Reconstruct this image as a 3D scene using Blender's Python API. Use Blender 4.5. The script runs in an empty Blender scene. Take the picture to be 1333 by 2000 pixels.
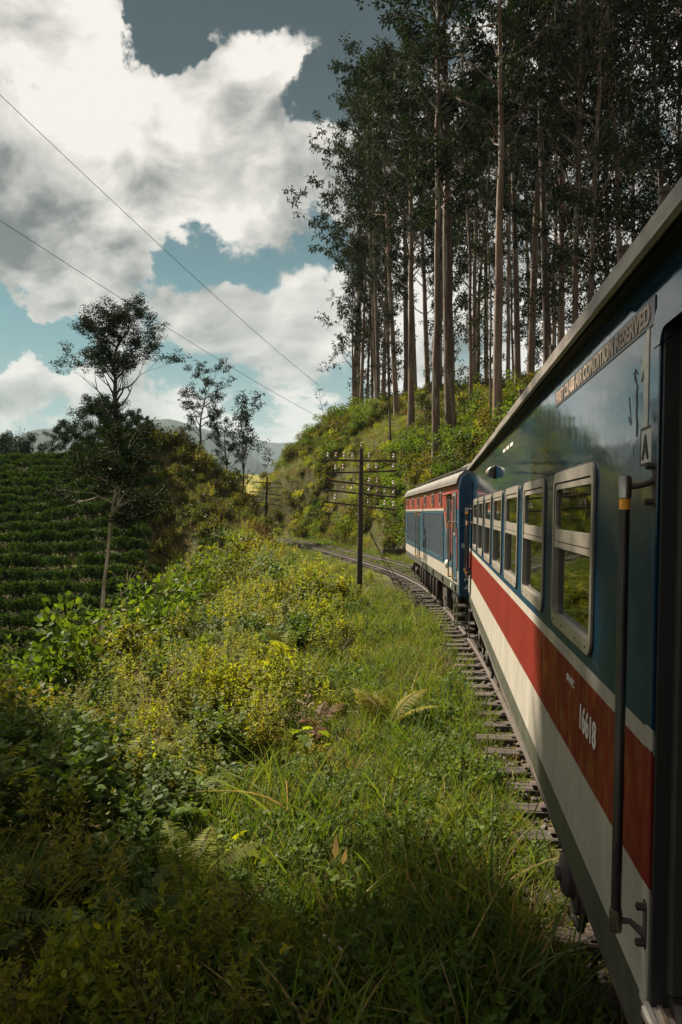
import bpy, bmesh, math, random
import numpy as np
from mathutils import Vector, Matrix, Euler

random.seed(7)
RNG = np.random.default_rng(11)
S = bpy.context.scene
C = S.collection
R = math.radians

# ------------------------------------------------------------------ camera
CAM = Vector((0.0, 0.0, 2.9))
YAW = R(6.92)
FWD = Vector((-math.sin(YAW), math.cos(YAW), 0))
RGT = Vector((math.cos(YAW), math.sin(YAW), 0))
F = 1500.0
cam_d = bpy.data.cameras.new('camera')
cam_d.sensor_fit = 'VERTICAL'; cam_d.sensor_height = 36; cam_d.sensor_width = 24
cam_d.lens = 27; cam_d.clip_start = 0.05; cam_d.clip_end = 20000
cam = bpy.data.objects.new('camera', cam_d); C.objects.link(cam)
cam.location = CAM
cam.rotation_euler = (R(90), 0, YAW)
S.camera = cam

def P(px, py, D):
    """world point seen at photo pixel (px, py) at depth D"""
    return CAM + FWD * D + RGT * (D * (px - 666.5) / F) + Vector((0, 0, D * (1000 - py) / F))
def dirp(px, py):
    return (P(px, py, 1.0) - CAM).normalized()

# ------------------------------------------------------------------ light
SUN_AZ_VEC = Vector((-0.78, 0.62, 0)).normalized()
SUN_EL = R(46)
SUN_DIR = (SUN_AZ_VEC * math.cos(SUN_EL) + Vector((0, 0, math.sin(SUN_EL)))).normalized()
sun_d = bpy.data.lights.new('sun', 'SUN')
sun_d.energy = 5.0; sun_d.angle = R(0.6); sun_d.color = (1.0, 0.89, 0.72)
sun = bpy.data.objects.new('sun', sun_d); C.objects.link(sun)
sun.rotation_euler = (-SUN_DIR).to_track_quat('-Z', 'Y').to_euler()
sun.location = (-20, 10, 40)

S.render.engine = 'CYCLES'
S.view_settings.view_transform = 'Standard'; S.view_settings.look = 'None'
S.view_settings.exposure = 1.5; S.view_settings.gamma = 1.0
S.view_settings.use_curve_mapping = False
S.cycles.max_bounces = 5; S.cycles.diffuse_bounces = 2; S.cycles.glossy_bounces = 3
S.cycles.transmission_bounces = 4; S.cycles.transparent_max_bounces = 8; S.cycles.volume_bounces = 0
S.cycles.use_denoising = True
S.cycles.caustics_reflective = False; S.cycles.caustics_refractive = False
S.cycles.sample_clamp_indirect = 6

# node helpers --------------------------------------------------------------
class NT:
    def __init__(s, tree): s.t = tree
    def n(s, ty, ins=None, **kw):
        nd = s.t.nodes.new(ty)
        for k, v in kw.items(): setattr(nd, k, v)
        for k, v in (ins or {}).items():
            if isinstance(v, bpy.types.NodeSocket): s.t.links.new(v, nd.inputs[k])
            else: nd.inputs[k].default_value = v
        return nd
    def math(s, op, a, b=0.0, c=0.0, clamp=False):
        return s.n('ShaderNodeMath', {0: a, 1: b, 2: c}, operation=op, use_clamp=clamp).outputs[0]
    def vmath(s, op, a, b=(0, 0, 0)):
        nd = s.n('ShaderNodeVectorMath', {0: a, 1: b}, operation=op)
        return nd.outputs['Value'] if op in ('DOT_PRODUCT', 'LENGTH') else nd.outputs[0]
    def rng(s, v, a, b, lo=0.0, hi=1.0, smooth=True):
        return s.n('ShaderNodeMapRange', {'Value': v, 'From Min': a, 'From Max': b, 'To Min': lo, 'To Max': hi},
                   interpolation_type='SMOOTHSTEP' if smooth else 'LINEAR').outputs[0]
    def mix(s, f, a, b, mode='MIX'):
        nd = s.n('ShaderNodeMix', data_type='RGBA', blend_type=mode)
        for k, v in ((0, f), (6, a), (7, b)):
            if isinstance(v, bpy.types.NodeSocket): s.t.links.new(v, nd.inputs[k])
            else: nd.inputs[k].default_value = v if k == 0 or len(v) == 4 else (*v, 1)
        return nd.outputs[2]
    def noise(s, vec, scale, detail=4, rough=0.55, dist=0.0):
        nd = s.n('ShaderNodeTexNoise', {'Scale': scale, 'Detail': detail, 'Roughness': rough, 'Distortion': dist})
        if vec is not None: s.t.links.new(vec, nd.inputs['Vector'])
        return nd.outputs[0]
    def scaled(s, vec, sc):
        return s.n('ShaderNodeVectorMath', {0: vec, 1: sc}, operation='MULTIPLY').outputs[0]

# ------------------------------------------------------------------ sky
W = bpy.data.worlds.new('World'); S.world = W; W.use_nodes = True
W.node_tree.nodes.clear()
w = NT(W.node_tree)
sky = w.n('ShaderNodeTexSky', sky_type='NISHITA')
sky.sun_disc = False; sky.sun_elevation = SUN_EL
sky.sun_rotation = math.atan2(SUN_DIR.x, SUN_DIR.y)
sky.altitude = 1500; sky.air_density = 1.0; sky.dust_density = 1.2; sky.ozone_density = 1.4
D_ = w.n('ShaderNodeTexCoord').outputs['Generated']
dn = w.vmath('NORMALIZE', D_)
warp2 = w.n('ShaderNodeTexNoise', {'Vector': dn, 'Scale': 9.0, 'Detail': 9.0, 'Roughness': 0.6}).outputs['Color']
dw = w.vmath('NORMALIZE', w.vmath('ADD', dn, w.scaled(w.vmath('SUBTRACT', warp2, (0.5, 0.5, 0.5)), (0.16, 0.16, 0.16))))
def blobs(lst):
    tot = None
    for px, py, r0, r1, amp in lst:
        d = dirp(px, py)
        dot = w.vmath('DOT_PRODUCT', dw, tuple(d))
        v = w.rng(dot, math.cos(R(r1)), math.cos(R(r0)), 0, amp)
        tot = v if tot is None else w.math('ADD', tot, v)
    return tot
warp = w.n('ShaderNodeTexNoise', {'Vector': dn, 'Scale': 3.0, 'Detail': 3.0}).outputs['Color']
wv = w.vmath('ADD', w.scaled(dn, (1, 1, 1.5)), w.scaled(w.vmath('SUBTRACT', warp, (0.5, 0.5, 0.5)), (0.18, 0.18, 0.18)))
n_big = w.noise(wv, 2.6, 4, 0.5)
n_fine = w.noise(wv, 6.5, 12, 0.62)
n_wisp = w.noise(wv, 22.0, 8, 0.62)
holes = blobs([(410, -70, 1.0, 7.0, -0.75), (335, 85, 0.2, 2.8, -0.40), (735, 40, 1.0, 6.0, -0.65), (650, 180, 0.3, 3.8, -0.50),
               (300, 525, 0.3, 2.8, -0.22), (390, 515, 0.3, 3.0, -0.30), (500, 500, 0.3, 3.0, -0.24), (620, 480, 0.3, 2.8, -0.34),
               (15, 640, 0.5, 3.4, -0.62), (140, 665, 0.3, 2.4, -0.42), (330, 740, 0.3, 3.0, -0.14), (440, 760, 0.5, 3.6, -0.16), (520, 840, 0.5, 3.5, -0.2)])
solid = blobs([(230, 230, 3, 15, 0.26), (520, 110, 1, 6, 0.20), (70, 440, 1, 8, 0.2), (520, 370, 1, 6, 0.16),
               (60, 750, 0.6, 3.6, 0.34), (220, 760, 0.5, 3.2, 0.26), (560, 640, 1, 6, 0.26), (210, 575, 0.8, 3.6, 0.30), (400, 640, 0.5, 4.0, 0.16), (120, 500, 1, 6, 0.25), (950, 500, 2, 16, 0.18)])
dens = w.math('ADD', w.math('ADD', w.math('MULTIPLY', n_big, 0.32), w.math('MULTIPLY', n_fine, 1.55)), w.math('MULTIPLY', n_wisp, 0.60))
dens = w.math('ADD', w.math('ADD', dens, holes), solid)
cover = w.rng(dens, 1.10, 1.29)
# self-shading of the clouds: thick parts seen away from the sun turn grey
n_sh = w.noise(w.vmath('ADD', wv, tuple(-SUN_DIR * 0.05)), 5.5, 7, 0.55)
dark = blobs([(0, 440, 1.5, 8.5, 0.60), (230, 400, 1, 6.5, 0.28), (60, 570, 1, 5.5, 0.30), (90, 800, 0.5, 3.2, 0.22), (330, 620, 1, 5, 0.15), (560, 420, 1, 5, 0.12)])
lite = blobs([(260, 120, 2, 13, 0.14), (240, 300, 1, 7, 0.10), (540, 80, 1, 7, 0.12), (60, 700, 0.5, 3, 0.15)])
shade = w.math('ADD', w.math('ADD', w.rng(n_sh, 0.34, 0.70, 0.0, 0.55), w.rng(n_fine, 0.62, 0.38, -0.12, 0.22)), dark)
# relief: noise compared with itself a little nearer the sun gives lit and shaded billows
r0_ = w.noise(wv, 7.0, 7, 0.55); r1_ = w.noise(w.vmath('ADD', wv, tuple(SUN_DIR * 0.045)), 7.0, 7, 0.55)
r2_ = w.noise(wv, 3.2, 4, 0.5); r3_ = w.noise(w.vmath('ADD', wv, tuple(SUN_DIR * 0.09)), 3.2, 4, 0.5)
relief = w.math('ADD', w.math('MULTIPLY', w.math('SUBTRACT', r1_, r0_), 2.4), w.math('MULTIPLY', w.math('SUBTRACT', r3_, r2_), 1.6))
shade = w.math('ADD', shade, relief)
shade = w.math('SUBTRACT', shade, lite, clamp=True)
ccol = w.mix(shade, (6.8, 6.4, 5.9), (0.75, 0.8, 0.82))
zz = w.n('ShaderNodeSeparateXYZ', {0: dn}).outputs[2]
skyc = w.mix(1.0, sky.outputs[0], w.mix(w.rng(zz, 0.22, 0.52), (0.19, 0.42, 0.32), (0.012, 0.075, 0.078)), mode='MULTIPLY')
hz = w.rng(zz, 0.0, 0.26, 0.72, 0.0)
skyc = w.mix(hz, skyc, (3.1, 3.5, 3.4))
col = w.mix(cover, skyc, ccol)
bg = w.n('ShaderNodeBackground', {'Color': col, 'Strength': 0.051})
wo = w.n('ShaderNodeOutputWorld', {'Surface': bg.outputs[0]})
W.cycles.sampling_method = 'MANUAL'; W.cycles.sample_map_resolution = 512

# ------------------------------------------------------------------ materials
MATS = {}
def mk(name):
    m = bpy.data.materials.new(name); m.use_nodes = True
    m.node_tree.nodes.clear(); MATS[name] = m
    return m, NT(m.node_tree)
def surf(name, c1, c2=None, scale=4.0, rough=0.6, rough2=None, metal=0.0, bump=0.0, bscale=None, stretch=(1, 1, 1), coat=0.0, coatr=0.05,
         spec=0.5, grime=None, lo=0.35, hi=0.68, rand=0.0, bdist=0.01):
    m, t = mk(name)
    co = t.n('ShaderNodeTexCoord').outputs['Object']
    v = t.scaled(co, stretch)
    nz = t.noise(v, scale, 8, 0.6)
    f = t.rng(nz, lo, hi)
    c2 = c2 or tuple(x * 0.75 for x in c1)
    col = t.mix(f, c1, c2)
    if rand:
        rd = t.n('ShaderNodeObjectInfo').outputs['Random']
        k = t.rng(rd, 0, 1, 1 - rand, 1 + rand, smooth=False)
        kk = t.n('ShaderNodeCombineColor', {0: k, 1: k, 2: k}).outputs[0]
        col = t.mix(1.0, col, kk, mode='MULTIPLY')
    if grime:
        g = t.rng(t.noise(t.scaled(co, grime[1]), grime[2], 9, 0.68), grime[3], grime[4], 0, grime[5])
        col = t.mix(g, col, grime[0])
    ins = {'Base Color': col, 'Metallic': metal, 'Coat Weight': coat, 'Coat Roughness': coatr, 'Specular IOR Level': spec}
    ins['Roughness'] = rough if rough2 is None else t.rng(nz, 0.3, 0.7, rough, rough2)
    p = t.n('ShaderNodeBsdfPrincipled', ins)
    if bump:
        b = t.n('ShaderNodeBump', {'Strength': bump, 'Distance': bdist, 'Height': t.noise(v, bscale or scale * 4, 6, 0.6)})
        t.t.links.new(b.outputs[0], p.inputs['Normal'])
    t.n('ShaderNodeOutputMaterial', {0: p.outputs[0]})
    return m
def leafmat(name, cols, trans=0.45, tcol=None, rough=0.6, spec=0.15):
    """cols: list of colours spread over instances and leaves"""
    m, t = mk(name)
    rd = t.n('ShaderNodeObjectInfo').outputs['Random']
    at = t.n('ShaderNodeAttribute', attribute_name='rnd').outputs['Fac']
    f = t.math('FRACT', t.math('ADD', t.math('MULTIPLY', rd, 0.999), t.math('MULTIPLY', at, 0.14)))
    cr = t.n('ShaderNodeValToRGB', {0: f})
    el = cr.color_ramp.elements
    for i, c in enumerate(cols):
        e = el[i] if i < 2 else el.new(1.0)
        e.position = i / max(1, len(cols) - 1); e.color = (*c, 1)
    for i in range(len(cols)): el[i].position = i / max(1, len(cols) - 1)
    col = cr.outputs[0]
    k = t.rng(at, 0, 1, 0.72, 1.25, smooth=False)
    kk = t.n('ShaderNodeCombineColor', {0: k, 1: k, 2: k}).outputs[0]
    col = t.mix(1.0, col, kk, mode='MULTIPLY')
    p = t.n('ShaderNodeBsdfPrincipled', {'Base Color': col, 'Roughness': rough, 'Specular IOR Level': spec})
    tc = t.mix(1.0, col, tcol or (1.75, 1.68, 0.5), mode='MULTIPLY')
    tr = t.n('ShaderNodeBsdfTranslucent', {'Color': tc})
    mx = t.n('ShaderNodeMixShader', {0: trans, 1: p.outputs[0], 2: tr.outputs[0]})
    t.n('ShaderNodeOutputMaterial', {0: mx.outputs[0]})
    return m
def glassmat(name, tint, rough=0.0, ior=1.5):
    m, t = mk(name)
    fr = t.n('ShaderNodeFresnel', {'IOR': ior}).outputs[0]
    co = t.n('ShaderNodeTexCoord').outputs['Object']
    b = t.n('ShaderNodeBump', {'Strength': 0.12, 'Distance': 0.004, 'Height': t.noise(co, 6.0, 2)})
    g = t.n('ShaderNodeBsdfGlossy', {'Roughness': rough, 'Color': (0.9, 0.95, 0.9, 1), 'Normal': b.outputs[0]})
    tr = t.n('ShaderNodeBsdfTransparent', {'Color': (*tint, 1)})
    mx = t.n('ShaderNodeMixShader', {0: fr, 1: tr.outputs[0], 2: g.outputs[0]})
    t.n('ShaderNodeOutputMaterial', {0: mx.outputs[0]})
    return m

def coachpaint(name, c1, c2, rough=0.10, wave=0.08, spec=0.5, ior=1.5, dust=False):
    """gloss paint on slightly wavy sheet metal, with road dirt and small rust stains"""
    m, t = mk(name)
    co = t.n('ShaderNodeTexCoord').outputs['Object']
    nz = t.noise(t.scaled(co, (1, 1, 0.5)), 2.2, 9, 0.65)
    col = t.mix(t.rng(nz, 0.35, 0.72), c1, c2)
    streak = t.noise(t.scaled(co, (1, 9, 0.6)), 3.0, 7, 0.6)
    col = t.mix(t.rng(streak, 0.56, 0.80, 0, 0.28), col, (0.10, 0.085, 0.065))
    fleck = t.noise(co, 55.0, 3, 0.5)
    col = t.mix(t.rng(fleck, 0.70, 0.78, 0, 0.35), col, (0.22, 0.18, 0.13))
    rg = t.rng(t.noise(t.scaled(co, (1, 2, 1)), 5.0, 8, 0.65), 0.3, 0.75, rough * 0.6, rough * 1.9)
    h = t.math('ADD', t.noise(t.scaled(co, (1, 0.8, 2.2)), 2.4, 3, 0.5), t.math('MULTIPLY', t.noise(t.scaled(co, (1, 1, 0.5)), 40.0, 3, 0.5), 0.03))
    b = t.n('ShaderNodeBump', {'Strength': wave, 'Distance': 0.02, 'Height': h})
    if dust:                                                  # lower panels are duller with settled dust
        hgt = t.math('ADD', t.n('ShaderNodeSeparateXYZ', {0: co}).outputs[2], t.math('MULTIPLY', t.math('SUBTRACT', nz, 0.5), 0.5))
        k_ = t.rng(hgt, -0.25, 0.25); rg = t.math('ADD', rg, t.rng(k_, 0, 1, 0.26, 0.0)); spec = t.rng(k_, 0, 1, 0.02, spec)
    p = t.n('ShaderNodeBsdfPrincipled', {'Base Color': col, 'Roughness': rg, 'Normal': b.outputs[0], 'IOR': ior,
                                         'Specular IOR Level': spec})
    t.n('ShaderNodeOutputMaterial', {0: p.outputs[0]})
    return m

M_BLUE = coachpaint('coach_blue', (0.0075, 0.036, 0.070), (0.006, 0.028, 0.055), rough=0.06, spec=0.5, ior=1.65, dust=True)
M_RED = coachpaint('coach_red', (0.155, 0.019, 0.014), (0.12, 0.016, 0.012), rough=0.42, spec=0.04)
M_CREAM = coachpaint('coach_cream', (0.35, 0.32, 0.27), (0.29, 0.265, 0.225), rough=0.45, spec=0.04)
M_LBLUE = coachpaint('loco_blue', (0.035, 0.085, 0.13), (0.025, 0.066, 0.105), rough=0.3, wave=0.05)
M_LDBLUE = coachpaint('loco_end_blue', (0.012, 0.055, 0.11), (0.01, 0.04, 0.085), rough=0.3, wave=0.05)
M_LRED = coachpaint('loco_red', (0.25, 0.046, 0.032), (0.20, 0.036, 0.026), rough=0.3, wave=0.05)
M_OLIVE = surf('solebar_olive', (0.05, 0.055, 0.035), (0.028, 0.03, 0.022), 3.0, rough=0.6, grime=((0.10, 0.07, 0.045), (1, 1, 1), 4.0, 0.5, 0.75, 0.5))
M_ROOF = surf('roof_grey', (0.21, 0.19, 0.165), (0.12, 0.105, 0.09), 3.0, rough=0.55, bump=0.2, stretch=(1, 0.6, 1), grime=((0.10, 0.075, 0.055), (1, 3, 1), 3.0, 0.5, 0.75, 0.6))
M_LROOF = surf('loco_roof_grey', (0.15, 0.135, 0.118), (0.09, 0.078, 0.066), 3.0, rough=0.5, bump=0.2, stretch=(1, 0.6, 1), grime=((0.07, 0.05, 0.038), (1, 3, 1), 3.0, 0.5, 0.75, 0.6))
M_GUT = surf('gutter_grey', (0.29, 0.255, 0.22), (0.15, 0.125, 0.105), 5.0, rough=0.5, bump=0.25, stretch=(1, 0.25, 3), grime=((0.42, 0.38, 0.34), (1, 0.3, 6), 6.0, 0.55, 0.72, 0.6))
M_FRAME = surf('window_frame_grey', (0.235, 0.21, 0.175), (0.18, 0.16, 0.135), 8.0, rough=0.42, bump=0.05, grime=((0.12, 0.09, 0.065), (1, 1, 0.6), 9.0, 0.55, 0.8, 0.5))
M_RUBBER = surf('rubber_black', (0.012, 0.012, 0.012), None, 5, rough=0.6)
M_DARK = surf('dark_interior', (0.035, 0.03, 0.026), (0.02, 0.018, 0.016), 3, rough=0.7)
M_BROWNTRIM = surf('door_brown', (0.085, 0.058, 0.04), (0.05, 0.036, 0.027), 4, rough=0.45, stretch=(1, 1, 0.2), grime=((0.2, 0.15, 0.1), (1, 1, 0.3), 12, 0.6, 0.8, 0.5))
M_STEEL = surf('worn_steel', (0.42, 0.40, 0.37), (0.22, 0.20, 0.18), 14, rough=0.22, rough2=0.45, metal=1.0, stretch=(1, 1, 0.25), grime=((0.05, 0.045, 0.04), (1, 1, 0.4), 20, 0.5, 0.75, 0.7))
M_HRAIL = surf('dark_worn_rail', (0.045, 0.043, 0.040), (0.11, 0.105, 0.10), 14, rough=0.28, rough2=0.45, metal=0.7, stretch=(1, 1, 0.12), lo=0.45, hi=0.75)
M_SILL = surf('worn_sill', (0.55, 0.50, 0.45), (0.25, 0.15, 0.09), 18, rough=0.4, metal=0.5, bump=0.2, stretch=(1, 0.3, 1))
M_YELLOW = surf('yellow_tape', (0.78, 0.33, 0.02), (0.62, 0.24, 0.02), 20, rough=0.5)
M_WHITE = surf('white_paint', (0.66, 0.63, 0.58), (0.54, 0.50, 0.45), 20, rough=0.5)
M_TAN = surf('sign_tan', (0.42, 0.32, 0.245), (0.32, 0.24, 0.18), 20, rough=0.5)
M_SIGN = surf('sign_brown', (0.045, 0.035, 0.03), (0.03, 0.024, 0.02), 6, rough=0.3)
M_BLACK = surf('black_paint', (0.012, 0.012, 0.014), None, 6, rough=0.5)
M_GLASS = glassmat('tinted_glass', (0.26, 0.27, 0.24), rough=0.02, ior=1.42)
M_MESH = surf('grille_blue', (0.022, 0.04, 0.06), (0.016, 0.028, 0.042), 60, rough=0.7, bump=0.6, bscale=160, stretch=(1, 1, 1))
M_RUST = surf('rusty_iron', (0.055, 0.034, 0.024), (0.028, 0.021, 0.017), 9, rough=0.75, bump=0.4, grime=((0.16, 0.11, 0.075), (1, 1, 1), 6, 0.52, 0.75, 0.6))
M_IRON = surf('dark_iron', (0.028, 0.024, 0.021), (0.05, 0.036, 0.027), 7, rough=0.65, bump=0.3)
M_RAILTOP = surf('polished_rail', (0.5, 0.47, 0.44), (0.35, 0.31, 0.28), 20, rough=0.25, metal=1.0)
M_SLEEPER = surf('grey_timber', (0.085, 0.063, 0.049), (0.032, 0.024, 0.019), 5, rough=0.85, bump=0.6, bscale=30, stretch=(0.35, 4, 2), rand=0.3, grime=((0.05, 0.04, 0.03), (1, 1, 1), 5, 0.55, 0.75, 0.6))
M_POLE = surf('tarred_pole', (0.030, 0.024, 0.020), (0.05, 0.035, 0.026), 6, rough=0.7, bump=0.4, stretch=(1, 1, 0.15))
M_ARM = surf('weathered_arm', (0.075, 0.05, 0.038), (0.03, 0.022, 0.018), 9, rough=0.8, bump=0.5, stretch=(0.4, 2, 2))
M_PORC = surf('porcelain', (0.58, 0.53, 0.46), (0.40, 0.33, 0.26), 12, rough=0.25)
M_BROWNCAP = surf('brown_porcelain', (0.40, 0.27, 0.19), (0.28, 0.18, 0.12), 12, rough=0.3)
M_WIRE = surf('dark_wire', (0.02, 0.02, 0.02), None, 3, rough=0.6)
M_SKIN = surf('skin', (0.50, 0.29, 0.21), (0.44, 0.24, 0.17), 14, rough=0.5)
M_SHIRT = surf('white_shirt', (0.68, 0.66, 0.62), (0.55, 0.53, 0.50), 9, rough=0.85)
M_TROUS = surf('dark_trousers', (0.03, 0.035, 0.05), None, 9, rough=0.9)
M_BARK = surf('eucalyptus_bark', (0.15, 0.092, 0.060), (0.06, 0.032, 0.021), 1.6, rough=0.85, bump=0.9, bscale=5, bdist=0.05, stretch=(1.8, 1.8, 0.22), rand=0.5, grime=((0.27, 0.225, 0.175), (1.6, 1.6, 0.16), 1.1, 0.49, 0.58, 0.8))
M_BARKD = surf('dark_bark', (0.05, 0.036, 0.027), (0.085, 0.06, 0.045), 3, rough=0.9, bump=0.5, stretch=(1, 1, 0.3))
M_BARKW = surf('pale_bark', (0.50, 0.43, 0.35), (0.22, 0.165, 0.12), 3, rough=0.85, bump=0.4, stretch=(1, 1, 0.6))
M_TWIG = surf('twig', (0.12, 0.085, 0.05), (0.07, 0.05, 0.03), 8, rough=0.85)
# ------------------------------------------------------------------ mesh helpers
class MB:
    def __init__(s): s.v = []; s.f = []; s.m = []
    def add(s, vs, fs, mi=0):
        o = len(s.v); s.v += [tuple(x) for x in vs]
        s.f += [tuple(i + o for i in f) for f in fs]; s.m += [mi] * len(fs)
        return s
    def box(s, x0, x1, y0, y1, z0, z1, mi=0, bev=0.0):
        if bev > 0:
            b = min(bev, (x1 - x0) * .45, (y1 - y0) * .45, (z1 - z0) * .45)
            vs = []
            for z, i in ((z0, b), (z0 + b, 0), (z1 - b, 0), (z1, b)):
                for (sx, sy) in ((0, 0), (1, 0), (1, 1), (0, 1)):
                    xx = (x1 if sx else x0); yy = (y1 if sy else y0)
                    cx = -1 if sx else 1; cy = -1 if sy else 1
                    k = b if i == 0 else b + i
                    first, second = ((xx + cx * i, yy + cy * k), (xx + cx * k, yy + cy * i))
                    if (sx + sy) % 2 == 1: first, second = second, first
                    vs += [(*first, z), (*second, z)]
            fs = [tuple(reversed(range(8)))]
            for r in range(3):
                for k in range(8):
                    a = r * 8 + k; c = r * 8 + (k + 1) % 8
                    fs.append((a, c, c + 8, a + 8))
            fs.append(tuple(range(24, 32)))
            return s.add(vs, fs, mi)
        vs = [(x, y, z) for z in (z0, z1) for (x, y) in ((x0, y0), (x1, y0), (x1, y1), (x0, y1))]
        return s.add(vs, [(3, 2, 1, 0), (4, 5, 6, 7), (0, 1, 5, 4), (1, 2, 6, 5), (2, 3, 7, 6), (3, 0, 4, 7)], mi)
    def tube(s, pts, rad, n=8, mi=0, cap=True):
        pts = [Vector(p) for p in pts]
        if not hasattr(rad, '__len__'): rad = [rad] * len(pts)
        vs = []; fs = []
        up = None
        for i, p in enumerate(pts):
            d = (pts[min(i + 1, len(pts) - 1)] - pts[max(i - 1, 0)])
            if d.length < 1e-9: d = Vector((0, 0, 1))
            d.normalize()
            if up is None: up = Vector((1, 0, 0)) if abs(d.x) < .8 else Vector((0, 1, 0))
            a = d.cross(up).normalized(); b = d.cross(a).normalized(); up = -b if False else up
            for k in range(n):
                t = 2 * math.pi * k / n
                vs.append(p + (a * math.cos(t) + b * math.sin(t)) * rad[i])
        for i in range(len(pts) - 1):
            for k in range(n):
                a0 = i * n + k; a1 = i * n + (k + 1) % n
                fs.append((a0, a0 + n, a1 + n, a1))
        if cap:
            fs.append(tuple(range(n))); fs.append(tuple(reversed(range((len(pts) - 1) * n, len(pts) * n))))
        return s.add(vs, fs, mi)
    def lathe(s, prof, base=(0, 0, 0), axis=(0, 0, 1), n=12, mi=0):
        """prof: list of (r, h)"""
        q = Vector(axis).to_track_quat('Z', 'Y'); base = Vector(base)
        vs = []; fs = []
        for r, h in prof:
            for k in range(n):
                t = 2 * math.pi * k / n
                vs.append(base + q @ Vector((r * math.cos(t), r * math.sin(t), h)))
        for i in range(len(prof) - 1):
            for k in range(n):
                a0 = i * n + k; a1 = i * n + (k + 1) % n
                fs.append((a0, a1, a1 + n, a0 + n))
        fs.append(tuple(reversed(range(n)))); fs.append(tuple(range((len(prof) - 1) * n, len(prof) * n)))
        return s.add(vs, fs, mi)
    def extr(s, poly, a, b, fn, mi=0):
        """poly: 2-D outline; fn(u, v, w) -> xyz; extruded from w=a to w=b"""
        n = len(poly)
        vs = [fn(u, v, a) for u, v in poly] + [fn(u, v, b) for u, v in poly]
        fs = [tuple(reversed(range(n))), tuple(range(n, 2 * n))]
        fs += [(k, (k + 1) % n, n + (k + 1) % n, n + k) for k in range(n)]
        return s.add(vs, fs, mi)
    def ring(s, outer, inner, a, b, fn, mi=0):
        """flat ring between two outlines of the same count, extruded a..b"""
        n = len(outer)
        vs = [fn(u, v, w) for w in (a, b) for poly in (outer, inner) for u, v in poly]
        fs = []
        for k in range(n):
            j = (k + 1) % n
            fs.append((2 * n + k, 2 * n + j, 3 * n + j, 3 * n + k))
            fs.append((j, k, n + k, n + j))
            fs.append((k, j, 2 * n + j, 2 * n + k))
            fs.append((n + j, n + k, 3 * n + k, 3 * n + j))
        return s.add(vs, fs, mi)
    def mesh(s, name, mats, smooth=False, fix=True):
        me = bpy.data.meshes.new(name)
        me.from_pydata(s.v, [], s.f)
        for m in (mats if isinstance(mats, (list, tuple)) else [mats]): me.materials.append(m)
        if any(s.m): me.polygons.foreach_set('material_index', s.m)
        if fix:
            bm = bmesh.new(); bm.from_mesh(me); bmesh.ops.recalc_face_normals(bm, faces=bm.faces); bm.to_mesh(me); bm.free()
        if smooth:
            me.polygons.foreach_set('use_smooth', [True] * len(me.polygons))
            try: me.set_sharp_from_angle(angle=R(40))
            except Exception: pass
        me.update()
        return me
    def each(s, name, mats, parent=None, smooth=False):
        """every loose piece becomes an object of its own"""
        n = len(s.v); par = list(range(n))
        def find(a):
            while par[a] != a: par[a] = par[par[a]]; a = par[a]
            return a
        for f in s.f:
            for i in f[1:]: par[find(i)] = find(f[0])
        grp = {}
        for f, m in zip(s.f, s.m): grp.setdefault(find(f[0]), []).append((f, m))
        out = []
        for fl in grp.values():
            ids = sorted({i for f, _ in fl for i in f}); mp = {i: k for k, i in enumerate(ids)}
            b = MB(); b.v = [s.v[i] for i in ids]; b.f = [tuple(mp[i] for i in f) for f, _ in fl]; b.m = [m for _, m in fl]
            out.append(b.build(name, mats, parent, smooth))
        return out
    def build(s, name, mats, parent=None, smooth=False, label=None):
        o = bpy.data.objects.new(name, s.mesh(name, mats, smooth)); C.objects.link(o)
        o.parent = parent
        if label: o['label'] = label
        return o

def rrect(u0, u1, v0, v1, r, n=5):
    r = min(r, (u1 - u0) * .49, (v1 - v0) * .49)
    out = []
    for cx, cy, a0 in ((u1 - r, v1 - r, 0), (u0 + r, v1 - r, 90), (u0 + r, v0 + r, 180), (u1 - r, v0 + r, 270)):
        for k in range(n):
            t = R(a0 + 90 * k / (n - 1))
            out.append((cx + r * math.cos(t), cy + r * math.sin(t)))
    return out
def obj(name, me, parent=None, loc=None, rot=None, scl=None):
    o = bpy.data.objects.new(name, me); C.objects.link(o); o.parent = parent
    if loc is not None: o.location = loc
    if rot is not None: o.rotation_euler = rot
    if scl is not None: o.scale = scl if hasattr(scl, '__len__') else (scl, scl, scl)
    return o
def empty(name, loc=(0, 0, 0), rot=(0, 0, 0), scl=1.0):
    o = bpy.data.objects.new(name, None); C.objects.link(o)
    o.location = loc; o.rotation_euler = rot; o.scale = (scl, scl, scl); o.empty_display_size = 0.3
    return o
def tag(o, label=None, cat=None, group=None, kind=None):
    if label: o['label'] = label
    if cat: o['category'] = cat
    if group: o['group'] = group
    if kind: o['kind'] = kind
    return o
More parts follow.
